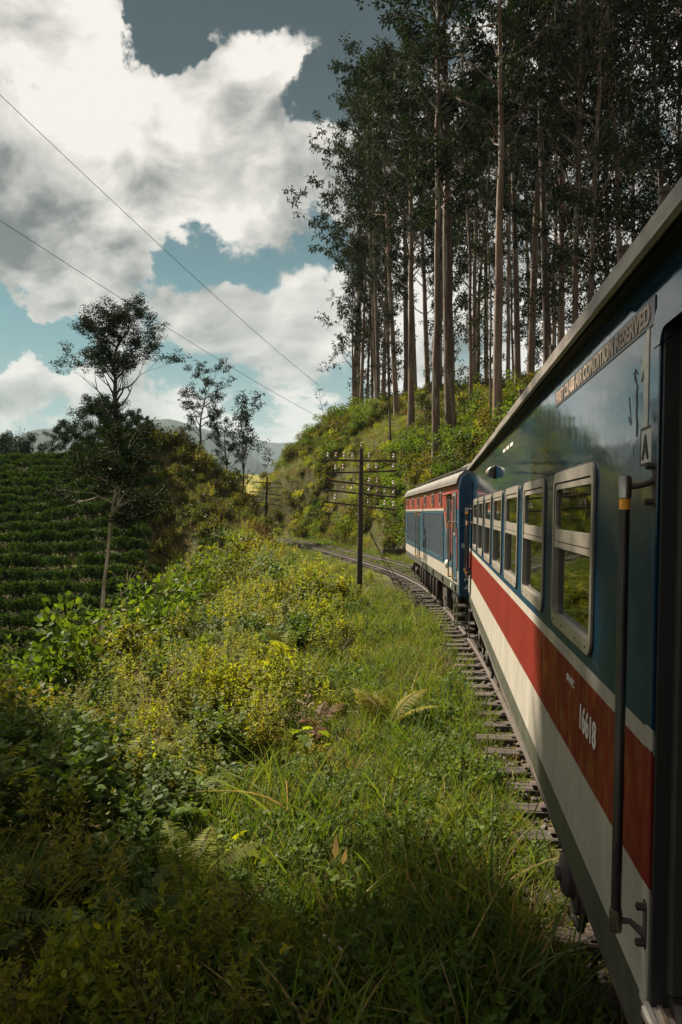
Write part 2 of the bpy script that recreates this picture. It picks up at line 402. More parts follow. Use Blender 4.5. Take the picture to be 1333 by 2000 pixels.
def npmesh(name, verts, faces, mats, rnd=None, mi=None, smooth=False):
    """fast mesh from numpy; faces (N, 3|4)"""
    me = bpy.data.meshes.new(name)
    k = faces.shape[1]
    me.vertices.add(len(verts)); me.vertices.foreach_set('co', np.ascontiguousarray(verts, dtype=np.float32).ravel())
    me.loops.add(faces.size); me.loops.foreach_set('vertex_index', np.ascontiguousarray(faces, dtype=np.int32).ravel())
    me.polygons.add(len(faces))
    me.polygons.foreach_set('loop_start', np.arange(0, faces.size, k, dtype=np.int32))
    try: me.polygons.foreach_set('loop_total', np.full(len(faces), k, dtype=np.int32))
    except Exception: pass
    for m in (mats if isinstance(mats, (list, tuple)) else [mats]): me.materials.append(m)
    if mi is not None: me.polygons.foreach_set('material_index', np.asarray(mi, dtype=np.int32))
    if smooth: me.polygons.foreach_set('use_smooth', np.ones(len(faces), dtype=bool))
    me.update(calc_edges=True)
    if rnd is not None:
        a = me.attributes.new('rnd', 'FLOAT', 'POINT'); a.data.foreach_set('value', np.asarray(rnd, dtype=np.float32))
    return me

def vnoise(x, y, sc, seed=0):
    """cheap smooth value noise, 0..1"""
    x = np.asarray(x, float) / sc; y = np.asarray(y, float) / sc
    xi = np.floor(x).astype(np.int64); yi = np.floor(y).astype(np.int64)
    fx = x - xi; fy = y - yi
    fx = fx * fx * (3 - 2 * fx); fy = fy * fy * (3 - 2 * fy)
    def h(a, b):
        n = (a * 374761393 + b * 668265263 + seed * 974711) & 0x7fffffff
        n = ((n ^ (n >> 13)) * 1274126177) & 0x7fffffff
        return ((n ^ (n >> 16)) & 0xffff) / 65535.0
    return (h(xi, yi) * (1 - fx) + h(xi + 1, yi) * fx) * (1 - fy) + (h(xi, yi + 1) * (1 - fx) + h(xi + 1, yi + 1) * fx) * fy
def sstep(a, b, x):
    t = np.clip((np.asarray(x, float) - a) / (b - a), 0, 1)
    return t * t * (3 - 2 * t)

# ------------------------------------------------------------------ track line and terrain
TP = np.array([(2.10, -60), (2.10, -30), (2.10, -10), (2.10, 4), (2.05, 10), (1.72, 18.5), (0.62, 30), (-0.85, 37.5), (-2.25, 42.5), (-4.3, 49.2), (-6.7, 56.5),
               (-8.7, 62.1), (-12.1, 71.5), (-15.9, 80.6), (-21.5, 89), (-30, 96), (-43, 101.5), (-60, 104), (-90, 105), (-130, 105), (-180, 105)], float)
def catmull(pts, n=24):
    out = []
    p = np.vstack([2 * pts[0] - pts[1], pts, 2 * pts[-1] - pts[-2]])
    for i in range(1, len(p) - 2):
        for k in range(n):
            t = k / n
            a, b, c, d = p[i - 1], p[i], p[i + 1], p[i + 2]
            out.append(.5 * ((2 * b) + (-a + c) * t + (2 * a - 5 * b + 4 * c - d) * t * t + (-a + 3 * b - 3 * c + d) * t ** 3))
    out.append(pts[-1])
    return np.array(out)
_c = catmull(TP)
# smooth and resample every 0.25 m
_seg = np.r_[0, np.cumsum(np.hypot(*np.diff(_c, axis=0).T))]
_s = np.arange(0, _seg[-1], 0.25)
TL = np.stack([np.interp(_s, _seg, _c[:, 0]), np.interp(_s, _seg, _c[:, 1])], 1)
for _ in range(60):
    TL[1:-1] = (TL[:-2] + 2 * TL[1:-1] + TL[2:]) / 4
TT = np.gradient(TL, axis=0); TT /= np.linalg.norm(TT, axis=1)[:, None]
TN = np.stack([TT[:, 1], -TT[:, 0]], 1)                 # to the right of the line
S0 = _s[np.argmin(np.abs(TL[:, 1]))]                    # arc length 0 beside the camera
TS = _s - S0
def su(x, y):
    x = np.atleast_1d(np.asarray(x, float)); y = np.atleast_1d(np.asarray(y, float))
    s = np.empty_like(x); u = np.empty_like(x)
    L4 = TL[::4]
    for a in range(0, len(x), 20000):
        sl = slice(a, a + 20000)
        d = (x[sl, None] - L4[None, :, 0]) ** 2 + (y[sl, None] - L4[None, :, 1]) ** 2
        i = np.argmin(d, 1) * 4
        dx = x[sl] - TL[i, 0]; dy = y[sl] - TL[i, 1]
        u[sl] = dx * TN[i, 0] + dy * TN[i, 1]
        s[sl] = TS[i] + dx * TT[i, 0] + dy * TT[i, 1]
        far = np.sqrt(d.min(1)) > np.abs(u[sl]) + 3
        u[sl] = np.where(far, np.sign(u[sl]) * np.sqrt(d.min(1)), u[sl])
    return s, u
FA, FB = 95.0, 110.0
def terrain(x, y):
    x = np.atleast_1d(np.asarray(x, float)); y = np.atleast_1d(np.asarray(y, float))
    s, u = su(x, y)
    dc = x * FWD.x + y * FWD.y; lat = x * RGT.x + y * RGT.y
    rough = (vnoise(x, y, 3.1, 1) - .5) * .35 + (vnoise(x, y, 9.0, 2) - .5) * .9
    base = -0.24 + 0.0 * x
    # right: cut slope up to a wooded hill
    uu = np.clip(u - 3.0, 0, 400)
    hill = (15.0 + 4.5 * sstep(62, 96, s)) * (1 - np.exp(-uu / 7.0)) * sstep(0, 4, uu)
    hill = hill * (1 - 0.45 * sstep(30, -10, s)) * (1 - .93 * sstep(FA, FB, s))
    amp_r = sstep(3.5, 8, u)
    zr = base + hill + rough * amp_r
    # left: shoulder, then a drop to a valley; further on a cutting with a knoll
    q = -u
    shoulder = -0.14 * sstep(1.6, 3, q) + 0.20 * sstep(4, 7, q)
    near = shoulder - 7.4 * sstep(0, 1, (q - 6.6) / 12.5)
    far = shoulder + 9.6 * (1 - np.exp(-np.clip(q - 4.4, 0, 99) / 3.6)) * sstep(4.2, 7, q) * (1 - sstep(15, 27, q)) - 7.4 * sstep(19, 30, q)
    wh = sstep(48, 70, s)
    zl = base + near * (1 - wh) + far * wh + rough * sstep(3, 7, q) * .7
    # tea hill
    tea = -6.9 + 0.37 * (dc - 32)
    tea = np.where(dc > 71, -6.9 + 0.37 * 39 - 0.02 * (dc - 71) ** 1.3, tea)
    tea = tea - 9 * sstep(-0.27, -0.17, lat / np.maximum(dc, 5)) - 20 * sstep(30, 12, dc) + (vnoise(x, y, 14, 5) - .5) * .8
    tea = np.maximum(tea, -9.0)
    k = 1.2
    m = np.maximum(zl, tea); zt = m + k * np.log(np.exp((zl - m) / k) + np.exp((tea - m) / k)) - 0.0
    zt = np.where(q > 8, zt, zl + (zt - zl) * sstep(4, 8, q))
    z = np.where(u > 0, zr, zt)
    # beyond: rolling ground that falls away to a wide valley, a pale meadow rise in the gap
    ff = sstep(125, 190, dc)
    farz = 2 + 11.5 * sstep(150, 235, dc) - 45 * sstep(240, 520, dc) + (vnoise(x, y, 60, 3) - .5) * 7 * sstep(140, 300, dc)
    z = z * (1 - ff) + farz * ff
    return z
def ground(x, y): return float(terrain(x, y)[0])
def hit(px, py, d0=3.0, d1=115.0):
    """where the ray through a photo pixel meets the ground"""
    ds = np.arange(d0, d1, 0.25)
    pts = np.array([P(px, py, d) for d in ds])
    z = terrain(pts[:, 0], pts[:, 1])
    gap = pts[:, 2] - z
    i = int(np.argmax(gap <= 0)) if (gap <= 0).any() else int(np.argmin(gap / ds))
    return Vector((pts[i, 0], pts[i, 1], z[i])), ds[i]

def axisgrid(lo, hi, fine_lo, fine_hi, step, grow=1.13):
    a = list(np.arange(fine_lo, fine_hi + 1e-6, step))
    d = step; v = fine_hi
    while v < hi: d *= grow; v += d; a.append(min(v, hi))
    d = step; v = fine_lo; b = []
    while v > lo: d *= grow; v -= d; b.append(max(v, lo))
    return np.array(sorted(set(b)) + a)
gx = axisgrid(-5000, 5000, -42, 40, 0.6); gy = axisgrid(-300, 7600, -8, 112, 0.6)
GX, GY = np.meshgrid(gx, gy)
GZ = terrain(GX.ravel(), GY.ravel())
nx, ny = len(gx), len(gy)
idx = np.arange(nx * ny).reshape(ny, nx)
gf = np.stack([idx[:-1, :-1].ravel(), idx[:-1, 1:].ravel(), idx[1:, 1:].ravel(), idx[1:, :-1].ravel()], 1)
mg, t = mk('ground_soil')
co = t.n('ShaderNodeTexCoord').outputs['Object']
n1 = t.noise(co, 0.18, 8, 0.65); n2 = t.noise(co, 2.2, 8, 0.6); n3 = t.noise(co, 14.0, 6, 0.6)
c = t.mix(t.rng(n2, 0.35, 0.65), (0.035, 0.042, 0.012), (0.065, 0.05, 0.022))
c = t.mix(t.rng(n1, 0.45, 0.62), c, (0.085, 0.085, 0.02))
c = t.mix(t.rng(n3, 0.5, 0.7, 0, 0.6), c, (0.025, 0.018, 0.012))
yy = t.n('ShaderNodeSeparateXYZ', {0: co}).outputs[1]
c = t.mix(t.rng(yy, 125, 170), c, t.mix(t.rng(n1, 0.3, 0.6), (0.32, 0.25, 0.05), (0.12, 0.13, 0.03)))
b = t.n('ShaderNodeBump', {'Strength': 0.8, 'Distance': 0.08, 'Height': n3})
p_ = t.n('ShaderNodeBsdfPrincipled', {'Base Color': c, 'Roughness': 0.95, 'Normal': b.outputs[0], 'Specular IOR Level': 0.1})
t.n('ShaderNodeOutputMaterial', {0: p_.outputs[0]})
gnd = obj('ground', npmesh('ground', np.stack([GX.ravel(), GY.ravel(), GZ], 1), gf, mg, smooth=True))
tag(gnd, kind='structure', label='grassy embankment, cutting and hill ground beside the railway')

# ------------------------------------------------------------------ mountains
def mountain(name, skyline, D, depth, mat, label, seed):
    px = np.linspace(skyline[0][0], skyline[-1][0], 150)
    py = np.interp(px, [a for a, _ in skyline], [b for _, b in skyline])
    vs = []; nr = 22
    for j in range(nr):
        tt = j / (nr - 1)
        for i in range(len(px)):
            d = D + depth * (2 * tt - 1)
            q = P(px[i], 1000, d)
            ridge = max(0.0, 1 - abs(2 * tt - 1)) ** 0.8
            jag = (vnoise(q.x, q.y, D * .05, seed)[()] - .5) * .22 + (vnoise(q.x, q.y, D * .018, seed + 3)[()] - .5) * .12
            top = (1000 - py[i]) / F * D + CAM.z
            z = -60 + (top + 60) * (ridge * (1 + jag * (0.15 + 1.4 * min(1, 3 * abs(2 * tt - 1)))))
            vs.append((q.x, q.y, float(z)))
    n = len(px); ix = np.arange(n * nr).reshape(nr, n)
    f = np.stack([ix[:-1, :-1].ravel(), ix[:-1, 1:].ravel(), ix[1:, 1:].ravel(), ix[1:, :-1].ravel()], 1)
    o = obj(name, npmesh(name, np.array(vs), f, mat, smooth=True)); tag(o, label=label, kind='structure')
    return o
M_MTN = surf('forest_mountain', (0.014, 0.022, 0.014), (0.022, 0.030, 0.017), 0.02, rough=0.95, bump=0.6, bscale=0.12, bdist=6, spec=0.1)
mountain('mountain_ridge', [(-420, 905), (-250, 880), (-100, 868), (0, 853), (60, 836), (160, 819), (240, 826), (330, 822), (420, 845), (520, 905), (640, 960), (800, 990)], 3400, 1000, M_MTN, 'long forested mountain ridge far left behind the tea hill', 4)
mountain('mountain_range', [(-300, 860), (0, 858), (200, 850), (310, 830), (360, 824), (420, 838), (480, 850), (520, 860), (600, 861), (700, 850), (900, 845), (1200, 850), (1500, 870)], 5600, 1300, M_MTN, 'pale blue distant mountain range beyond the cutting', 9)

# ------------------------------------------------------------------ railway track
track = empty('railway_track'); tag(track, label='single railway track curving left on weathered timber sleepers', kind='structure')
def along(s, u, z=0.0):
    i = (s - TS[0]) / 0.25
    i0 = int(max(0, min(len(TS) - 2, math.floor(i)))); f_ = i - i0
    p = TL[i0] * (1 - f_) + TL[i0 + 1] * f_; n = TN[i0] * (1 - f_) + TN[i0 + 1] * f_
    return Vector((p[0] + n[0] * u, p[1] + n[1] * u, z))
def heading(s):
    i0 = int(max(0, min(len(TS) - 2, (s - TS[0]) / 0.25))); return math.atan2(-TT[i0, 0], TT[i0, 1])
prof = [(-.065, -.15), (.065, -.15), (.065, -.135), (.012, -.115), (.010, -.045), (.036, -.035), (.036, -.004), (.030, 0), (-.030, 0), (-.036, -.004), (-.036, -.035), (-.010, -.045), (-.012, -.115), (-.065, -.135)]
for u0 in (-.87, .87):
    ss = np.arange(-12, 125, 0.8); mb = MB(); n = len(prof)
    for s_ in ss:
        mb.v += [tuple(along(s_, u0 + a, b)) for a, b in prof]
    for i in range(len(ss) - 1):
        for k in range(n):
            j = (k + 1) % n
            mb.f.append((i * n + k, i * n + j, (i + 1) * n + j, (i + 1) * n + k)); mb.m.append(1 if k == 7 else 0)
    mb.build('rail', [M_RUST, M_RAILTOP], track)
sl_meshes = []
for k in range(6):
    rr = random.Random(k); mb = MB()
    L0 = 1.40 + rr.uniform(-.05, .04)
    mb.box(-L0, 1.40 + rr.uniform(-.05, .05), -.125, .125, -.27, -.152 + rr.uniform(-.004, .003), bev=.014)
    me = mb.mesh('sleeper', M_SLEEPER)
    for v in me.vertices:
        if abs(v.co.x) > 1.2: v.co.x += rr.uniform(-.03, .03); v.co.z += rr.uniform(-.012, .006) if v.co.z > -.2 else 0
    sl_meshes.append(me)
chair_m = MB().box(-.13, .13, -.075, .075, -.155, -.138, bev=.006).add([(.065, -.03, -.138), (.12, -.03, -.138), (.12, .03, -.138), (.065, .03, -.138), (.07, -.025, -.10), (.10, -.025, -.115), (.10, .025, -.115), (.07, .025, -.10)], [(0, 1, 5, 4), (1, 2, 6, 5), (2, 3, 7, 6), (3, 0, 4, 7), (4, 5, 6, 7)]).mesh('rail_chair', M_RUST)
s_ = -3.0
while s_ < 96:
    o = obj('sleeper', random.choice(sl_meshes), track, along(s_, random.uniform(-.10, .08), random.uniform(-.03, .0)), (random.uniform(-.02, .02), random.uniform(-.01, .01), heading(s_) + random.uniform(-.03, .03)))
    if s_ < 40:
        for u0 in (-.87, .87):
            ch = obj('rail_chair', chair_m, track, along(s_, u0), (0, 0, heading(s_)))
    s_ += 0.62 + random.uniform(-.03, .03)
# ------------------------------------------------------------------ passenger coach
HV = Matrix(((0, 0, -1), (-1, 0, 0), (0, 1, 0)))          # text x -> -y, text y -> z, normal -> -x
def text(body, size, loc, parent, mat, name, sx=1.0, bold=0.0, spacing=1.0, rot=None, depth=0.0015, align='LEFT'):
    cu = bpy.data.curves.new(name, 'FONT'); cu.body = body; cu.size = size; cu.offset = bold; cu.extrude = depth
    cu.space_character = spacing; cu.align_x = align; cu.resolution_u = 4
    tmp = bpy.data.objects.new('tmp_text', cu); C.objects.link(tmp)
    dg = bpy.context.evaluated_depsgraph_get()
    me = bpy.data.meshes.new_from_object(tmp.evaluated_get(dg))
    bpy.data.objects.remove(tmp)
    m4 = (rot or HV).to_4x4() @ Matrix.Diagonal((sx, 1, 1, 1))
    me.transform(m4); me.materials.clear(); me.materials.append(mat)
    return obj(name, me, parent, loc)

LEAN = R(1.2)
coach = empty('passenger_coach', (0.80, 0, CAM.z), (0, LEAN, 0))
tag(coach, 'blue passenger coach with red and cream stripes filling the right side', 'railway coach')
XW = 2.6                                              # body width
Y0, Y1 = -3.2, 17.4                                   # ends
DOORS = [(1.95, 2.86), (16.25, 17.02)]
WIN = [(3.95 + 1.75 * k, 5.25 + 1.75 * k) for k in range(7)]
ZW0, ZW1 = -0.73, 0.253
def wall_strips(name, z0, z1, mat, cuts, t=0.05, dx=0.0, label=None):
    """side sheet between z0 and z1 with openings in y"""
    mb = MB(); y = Y0
    for a, b in sorted(cuts) + [(Y1, Y1)]:
        if a > y: mb.box(dx, t, y, a, z0, z1)
        y = b
    return mb.each(name, mat, coach)
dc = [(a, b) for a, b in DOORS]
wall_strips('upper_side_panel', ZW1 - .03, 0.92, M_BLUE, dc)
wall_strips('window_band_panel', ZW0 + .03, ZW1 - .03, M_BLUE, dc + [(a + .03, b - .03) for a, b in WIN])
wall_strips('waist_panel', -0.80, ZW0 + .03, M_BLUE, dc)
wall_strips('cream_stripe', -0.876, -0.80, M_CREAM, dc)
wall_strips('red_stripe', -1.372, -0.876, M_RED, dc)
wall_strips('lower_cream_stripe', -1.79, -1.372, M_CREAM, dc)
MB().box(0.02, XW - .02, Y0, Y1, -2.03, -1.79).build('solebar', M_OLIVE, coach)
# header over the doors
mb = MB()
for a, b in DOORS: mb.box(0.0, .05, a, b, 0.66, 0.92)
mb.each('door_header', M_BLUE, coach)
# far side, ends, floor
MB().box(XW - .05, XW, Y0, Y1, -1.79, 0.92).build('far_side_panel', M_BLUE, coach)
MB().box(.05, XW - .05, Y1 - .05, Y1, -1.79, 1.1).box(.05, XW - .05, Y0, Y0 + .05, -1.79, 1.1).each('end_wall', M_BLUE, coach)
MB().box(.06, XW - .06, Y0 + .06, Y1 - .06, -1.785, -1.70).build('floor', M_DARK, coach)
MB().box(.07, XW - .07, 3.12, 3.16, -1.70, .9).box(.07, XW - .07, 15.95, 16.0, -1.70, .9).box(.07, XW - .07, 1.5, 1.54, -1.7, .9).each('partition', M_DARK, coach)
# roof with curved shoulders
rp = [(-.075, .915), (-.085, .93), (-.085, .985), (-.05, 1.00), (0.02, 1.01), (.22, 1.16), (.55, 1.28), (1.3, 1.35), (2.05, 1.28), (2.38, 1.16), (2.58, 1.01), (2.69, .985), (2.69, .93), (2.68, .915)]
MB().extr(rp[3:-3] + [(2.58, .93), (.02, .93)], Y0 - .06, Y1 + .10, lambda u, v, w_: (u, w_, v)).build('roof', M_ROOF, coach)
gut = [(-.07, .915), (-.088, .925), (-.095, .985), (-.05, .999), (.018, 1.005), (.018, .955), (-.055, .94)]
gu = MB(); yb = [Y0 - .06, 3.62, 9.4, Y1 + .10]
for i in range(3):
    sh = (-.012, 0.0, 0.006)[i]
    gu.extr([(u + sh, v - (.012 if i == 0 else 0)) for u, v in gut], yb[i] + .004, yb[i + 1] - .004, lambda u, v, w_: (u, w_, v))
gu.each('gutter', M_GUT, coach)
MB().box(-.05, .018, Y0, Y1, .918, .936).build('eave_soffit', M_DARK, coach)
MB().tube([(-.03, Y1 + .06, .95), (-.075, Y1 + .16, .93), (-.085, Y1 + .2, .86)], .012, 6).build('gutter_spout', M_STEEL, coach)
for yv in (2.6, 3.25, 3.95, 4.75, 6.2, 8.4):
    MB().lathe([(.024, 0), (.024, .26), (.028, .262), (.028, .285), (.012, .29)], (.10, yv, 1.03), n=10).build('roof_vent', M_RUST, coach, smooth=True)
# windows
def fn_side(x_):
    return lambda u, v, w_: (-w_ + x_, u, v)
def make_window():
    y0, y1 = 0.0, 1.30
    root_m = MB(); fn = lambda u, v, w_: (-w_, u, v)
    outer = rrect(y0, y1, ZW0, ZW1, .10, 7); inner = rrect(y0 + .045, y1 - .045, ZW0 + .075, .187, .05, 7)
    root_m.ring(outer, inner, -.045, .016, fn)
    fr = root_m.mesh('window_frame', M_FRAME)
    out = {'frame': fr}
    # rubber gasket showing as a dark line round the frame
    out['gasket'] = MB().ring(rrect(y0 - .012, y1 + .012, ZW0 - .012, ZW1 + .012, .11, 7), rrect(y0 + .02, y1 - .02, ZW0 + .02, ZW1 - .02, .09, 7), -.01, .006, fn).mesh('gasket', M_RUBBER)
    out['upper_sash'] = MB().ring(rrect(y0 + .05, y1 - .05, -.187, .180, .045, 7), rrect(y0 + .075, y1 - .075, -.113, .145, .04, 7), -.03, .008, fn).mesh('upper_sash', M_FRAME)
    mb = MB(); mb.extr(rrect(y0 + .05, y1 - .05, -.228, -.193, .004, 3), -.03, .010, fn)
    out['sash_rail'] = mb.mesh('sash_rail', M_FRAME)
    out['upper_pane'] = MB().extr(rrect(y0 + .073, y1 - .073, -.115, .147, .04, 7), -.012, -.008, fn).mesh('pane', M_GLASS)
    out['lower_pane'] = MB().extr(rrect(y0 + .043, y1 - .043, ZW0 + .073, -.215, .045, 7), -.026, -.022, fn).mesh('pane', M_GLASS)
    mb = MB()
    for yy_ in (.12, .42, .88, 1.18): mb.lathe([(.006, 0), (.006, .004), (.002, .006)], (-.016, yy_, ZW0 + .035), (-1, 0, 0), 6)
    out['screw'] = mb.mesh('screw', M_RUST)
    mb = MB()                                             # pleated curtain inside
    pts = []
    for k in range(15): pts.append((.10 + .012 * (k % 2), 1.02 + k * .018))
    for k in range(14):
        (xa, ya), (xb, yb_) = pts[k], pts[k + 1]
        mb.add([(xa, ya, ZW0 + .06), (xb, yb_, ZW0 + .06), (xb, yb_, .2), (xa, ya, .2)], [(0, 1, 2, 3)])
    out['curtain'] = mb.mesh('curtain', M_BROWNTRIM)
    return out
wm = make_window()
for k, (a, b) in enumerate(WIN):
    wo_ = obj('window', wm['frame'], coach, (0, a, 0))
    for nm in ('gasket', 'upper_sash', 'sash_rail', 'screw', 'curtain'):
        o_ = obj(nm, wm[nm], wo_)
        if nm == 'screw': o_['kind'] = 'stuff'
    obj('pane', wm['upper_pane'], wo_); obj('pane', wm['lower_pane'], wo_)
# seats inside, seen dimly through the glass
seat_m = MB().box(.25, 1.05, 0, .45, -1.69, -1.25, bev=.05).box(.25, 1.05, .40, .55, -1.3, -.45, bev=.05).mesh('seat', M_TROUS)
for k in range(13): obj('seat', seat_m, coach, (0, 3.6 + .92 * k, 0)); obj('seat', seat_m, coach, (1.25, 3.6 + .92 * k, 0))
# sign over the windows
sg = MB().box(-.004, -.0005, 2.965, 5.32, .700, .806).build('sign_band', M_SIGN, coach, label='dark brown band lettered FIRST CLASS AIR CONDITION RESERVED')
t_ = text('FIRST CLASS AIR CONDITION RESERVED', .108, (-.0055, 5.27, .717), sg, M_TAN, 'lettering', sx=1.0, bold=.0035)
wd = max(v.co.y for v in t_.data.vertices) - min(v.co.y for v in t_.data.vertices)
for v in t_.data.vertices: v.co.y *= 2.24 / wd
# class numeral and letter plate
nb = MB(); num = [(0, 0), (.062, 0), (.062, .385), (.035, .385), (-.045, .245), (-.045, .185), (0, .235)]
nb.extr(num, .0006, .003, lambda u, v, w_: (-w_, 3.10 - u, v + .325)); nb.build('class_numeral', M_WHITE, coach, label='tall cream numeral 1')
pl = MB().box(-.006, -.0006, 2.955, 3.115, .180, .322, bev=.002).build('letter_plate', M_WHITE, coach, label='cream plate with black letter A')
text('A', .13, (-.0085, 3.083, .203), pl, M_BLACK, 'lettering', sx=.95, bold=.003)
MB().ring(rrect(2.953, 3.117, .178, .324, .004, 2), rrect(2.962, 3.108, .187, .315, .003, 2), .0035, .0075, lambda u, v, w_: (-w_, u, v)).build('plate_border', M_BLACK, pl)
# fleet number on the red stripe
text('814 AFC', .062, (-.0025, 4.66, -.99), coach, M_WHITE, 'class_lettering', sx=1.05, bold=.001)
fnm = text('16618', .185, (-.0025, 4.27, -1.155), coach, M_WHITE, 'fleet_number', sx=.95, bold=.003)
text('CAPACITY 44', .045, (-.0025, 10.05, .78), coach, M_WHITE, 'small_lettering') if False else None
for k in range(5): MB().box(-.003, -.0006, 8.15 + k * .42, 8.15 + k * .42 + .30, .70 + .0, .735).build('painted_mark', M_WHITE, coach) if k < 3 else None
# scraped paint and scratches
def scar(name, pts, wdt, mat):
    mb = MB()
    for i in range(len(pts) - 1):
        (ya, za), (yb_, zb) = pts[i], pts[i + 1]
        w1 = wdt * random.uniform(.4, 1.0); w2 = wdt * random.uniform(.4, 1.0)
        mb.add([(-.0012, ya - w1, za), (-.0012, ya + w1, za), (-.0012, yb_ + w2, zb), (-.0012, yb_ - w2, zb)], [(0, 1, 2, 3)])
    return mb.build(name, mat, coach)
scar('paint_scrape', [(3.24, .58), (3.25, .555), (3.23, .53), (3.205, .505), (3.215, .47), (3.205, .43), (3.21, .39), (3.195, .35), (3.20, .30)], .020, M_BLACK)
scar('paint_scrape', [(3.30, .57), (3.265, .565), (3.23, .575), (3.20, .55)], .012, M_BLACK)
scar('paint_scrape', [(3.335, .48), (3.325, .45), (3.31, .42), (3.30, .385), (3.285, .365)], .007, M_BLACK)
scar('paint_scrape', [(3.34, .40), (3.32, .375), (3.29, .355)], .006, M_BLACK)
scar('paint_scrape', [(3.155, .60), (3.15, .585)], .007, M_BLACK)
scar('paint_scrape', [(3.245, .27), (3.24, .25), (3.245, .235)], .008, M_BLACK)
scar('paint_scratch', [(3.90, -.735), (3.86, -.745), (3.82, -.765), (3.80, -.762)], .003, M_WHITE)
scar('paint_scratch', [(3.76, -.76), (3.72, -.772), (3.70, -.768)], .003, M_WHITE)
# side lamp
sl = MB().box(-.03, 0, 10.33, 10.47, .44, .62, bev=.01).build('side_lamp', M_IRON, coach, label='round brown side lamp on bracket')
MB().lathe([(.062, 0), (.062, .04), (.056, .07), (.04, .10), (.02, .115), (.004, .12)], (-.05, 10.40, .53), (-.35, .93, 0), 14).build('lamp_dome', M_BROWNCAP, sl, smooth=True)
MB().lathe([(.070, -.05), (.075, -.03), (.075, .0), (.060, .012)], (-.05, 10.40, .53), (-.35, .93, 0), 14).build('lamp_rim', M_ROOF, sl, smooth=True)
# near door: raised surround, opening, jamb, sill
ds = MB().ring(rrect(1.86, 3.00, -1.79, .74, .09, 6), rrect(1.945, 2.865, -1.80 + .05, .655, .06, 6), -.01, .0, lambda u, v, w_: (-w_ - .0, u, v))
def surround(z0, z1, mat, y0=2.865, y1=2.95):
    return MB().box(-.012, -.0005, y0, y1, z0, z1, bev=.004).build('door_surround', mat, coach)
surround(-.80 + .02, .60, M_BLUE); surround(-.876 + .014, -.80 + .018, M_CREAM); surround(-1.372 + .02, -.876 + .012, M_RED); surround(-1.79, -1.372 + .018, M_CREAM)
MB().ring(rrect(1.86, 2.95, .2, .745, .07, 6), rrect(1.95, 2.865, .15, .655, .06, 6), .0006, .012, lambda u, v, w_: (-w_, u, max(v, .602))).build('door_surround', M_BLUE, coach)
MB().box(.0, .06, 2.835, 2.862, -1.76, .66).build('door_edge_strip', M_RUBBER, coach)
MB().box(.05, .60, 2.80, 2.86, -1.70, .66, bev=.01).build('door_jamb', M_DARK, coach)
dl = MB().box(.16, .21, 2.42, 2.80, -1.68, .60, bev=.008).build('door_leaf', M_BROWNTRIM, coach)
MB().box(.135, .158, 2.66, 2.78, -1.6, .52, bev=.005).build('door_stile', M_BROWNTRIM, dl)
MB().box(.115, .160, 2.70, 2.76, -.62, -.46, bev=.008).box(.095, .12, 2.715, 2.745, -.60, -.48, bev=.006).build('door_latch', M_IRON, dl)
dsill = MB().box(-.03, .10, 1.95, 2.86, -1.80, -1.755, bev=.01).build('door_sill', M_SILL, coach)
for k in range(3): MB().box(-.02 + k * .04, -.005 + k * .04, 1.96, 2.85, -1.757, -1.745).build('tread_rib', M_SILL, dsill)
MB().box(-.02, .05, 2.86, 2.95, -1.86, -1.79).build('step_bracket', M_IRON, coach)
# handrails
def handrail(y, z0, z1, x=-.105, r=.0185, tape=True):
    h = MB().tube([(x, y, z0), (x, y, z1 - .01)], r, 14).build('handrail', M_HRAIL, coach, smooth=True)
    MB().lathe([(r * 1.28, -.075), (r * 1.30, -.01), (r * 1.15, .004), (r * .5, .010)], (x, y, z1), n=14).build('end_fitting', M_STEEL, h, smooth=True)
    MB().lathe([(r * 1.28, .075), (r * 1.30, .01), (r * 1.15, -.004), (r * .5, -.010)], (x, y, z0), n=14).build('end_fitting', M_STEEL, h, smooth=True)
    for zc, sg_ in ((z1 - .035, 1), (z0 + .035, -1)):
        mb = MB().tube([(x, y, zc), (x * .55, y - .01, zc + .005), (x * .2, y - .03, zc + .02 * sg_), (-.004, y - .035, zc + .03 * sg_)], [.012, .011, .014, .022], 10)
        mb.extr(rrect(y - .062, y - .012, zc - .075, zc + .10, .02, 4), .0008, .014, lambda u, v, w_: (-w_, u, v))
        mb.lathe([(.014, 0), (.014, .03), (.006, .034)], (-.012, y - .037, zc + .075), (-1, 0, 0), 6)
        mb.lathe([(.014, 0), (.014, .03), (.006, .034)], (-.012, y - .037, zc - .055), (-1, 0, 0), 6)
        mb.build('bracket', M_IRON, h, smooth=True)
    if tape:
        for zt in (z1 - .098,): MB().lathe([(r * 1.05, -.02), (r * 1.06, .02)], (x, y, zt), n=14).build('yellow_tape', M_YELLOW, h)
    return h
handrail(2.93, -1.54, .125)
for yy_, z0, z1 in ((16.20, -1.35, .08), (17.08, -1.35, .08)):
    h = handrail(yy_, z0, z1)
    MB().lathe([(.0217, -.02), (.0217, .02)], (-.105, yy_, z0 + .09), n=10).build('yellow_tape', M_YELLOW, h)
MB().box(.05, .7, 16.98, 17.02, -1.7, .66).box(.05, .7, 16.245, 16.25, -1.7, .66).each('door_jamb', M_DARK, coach)
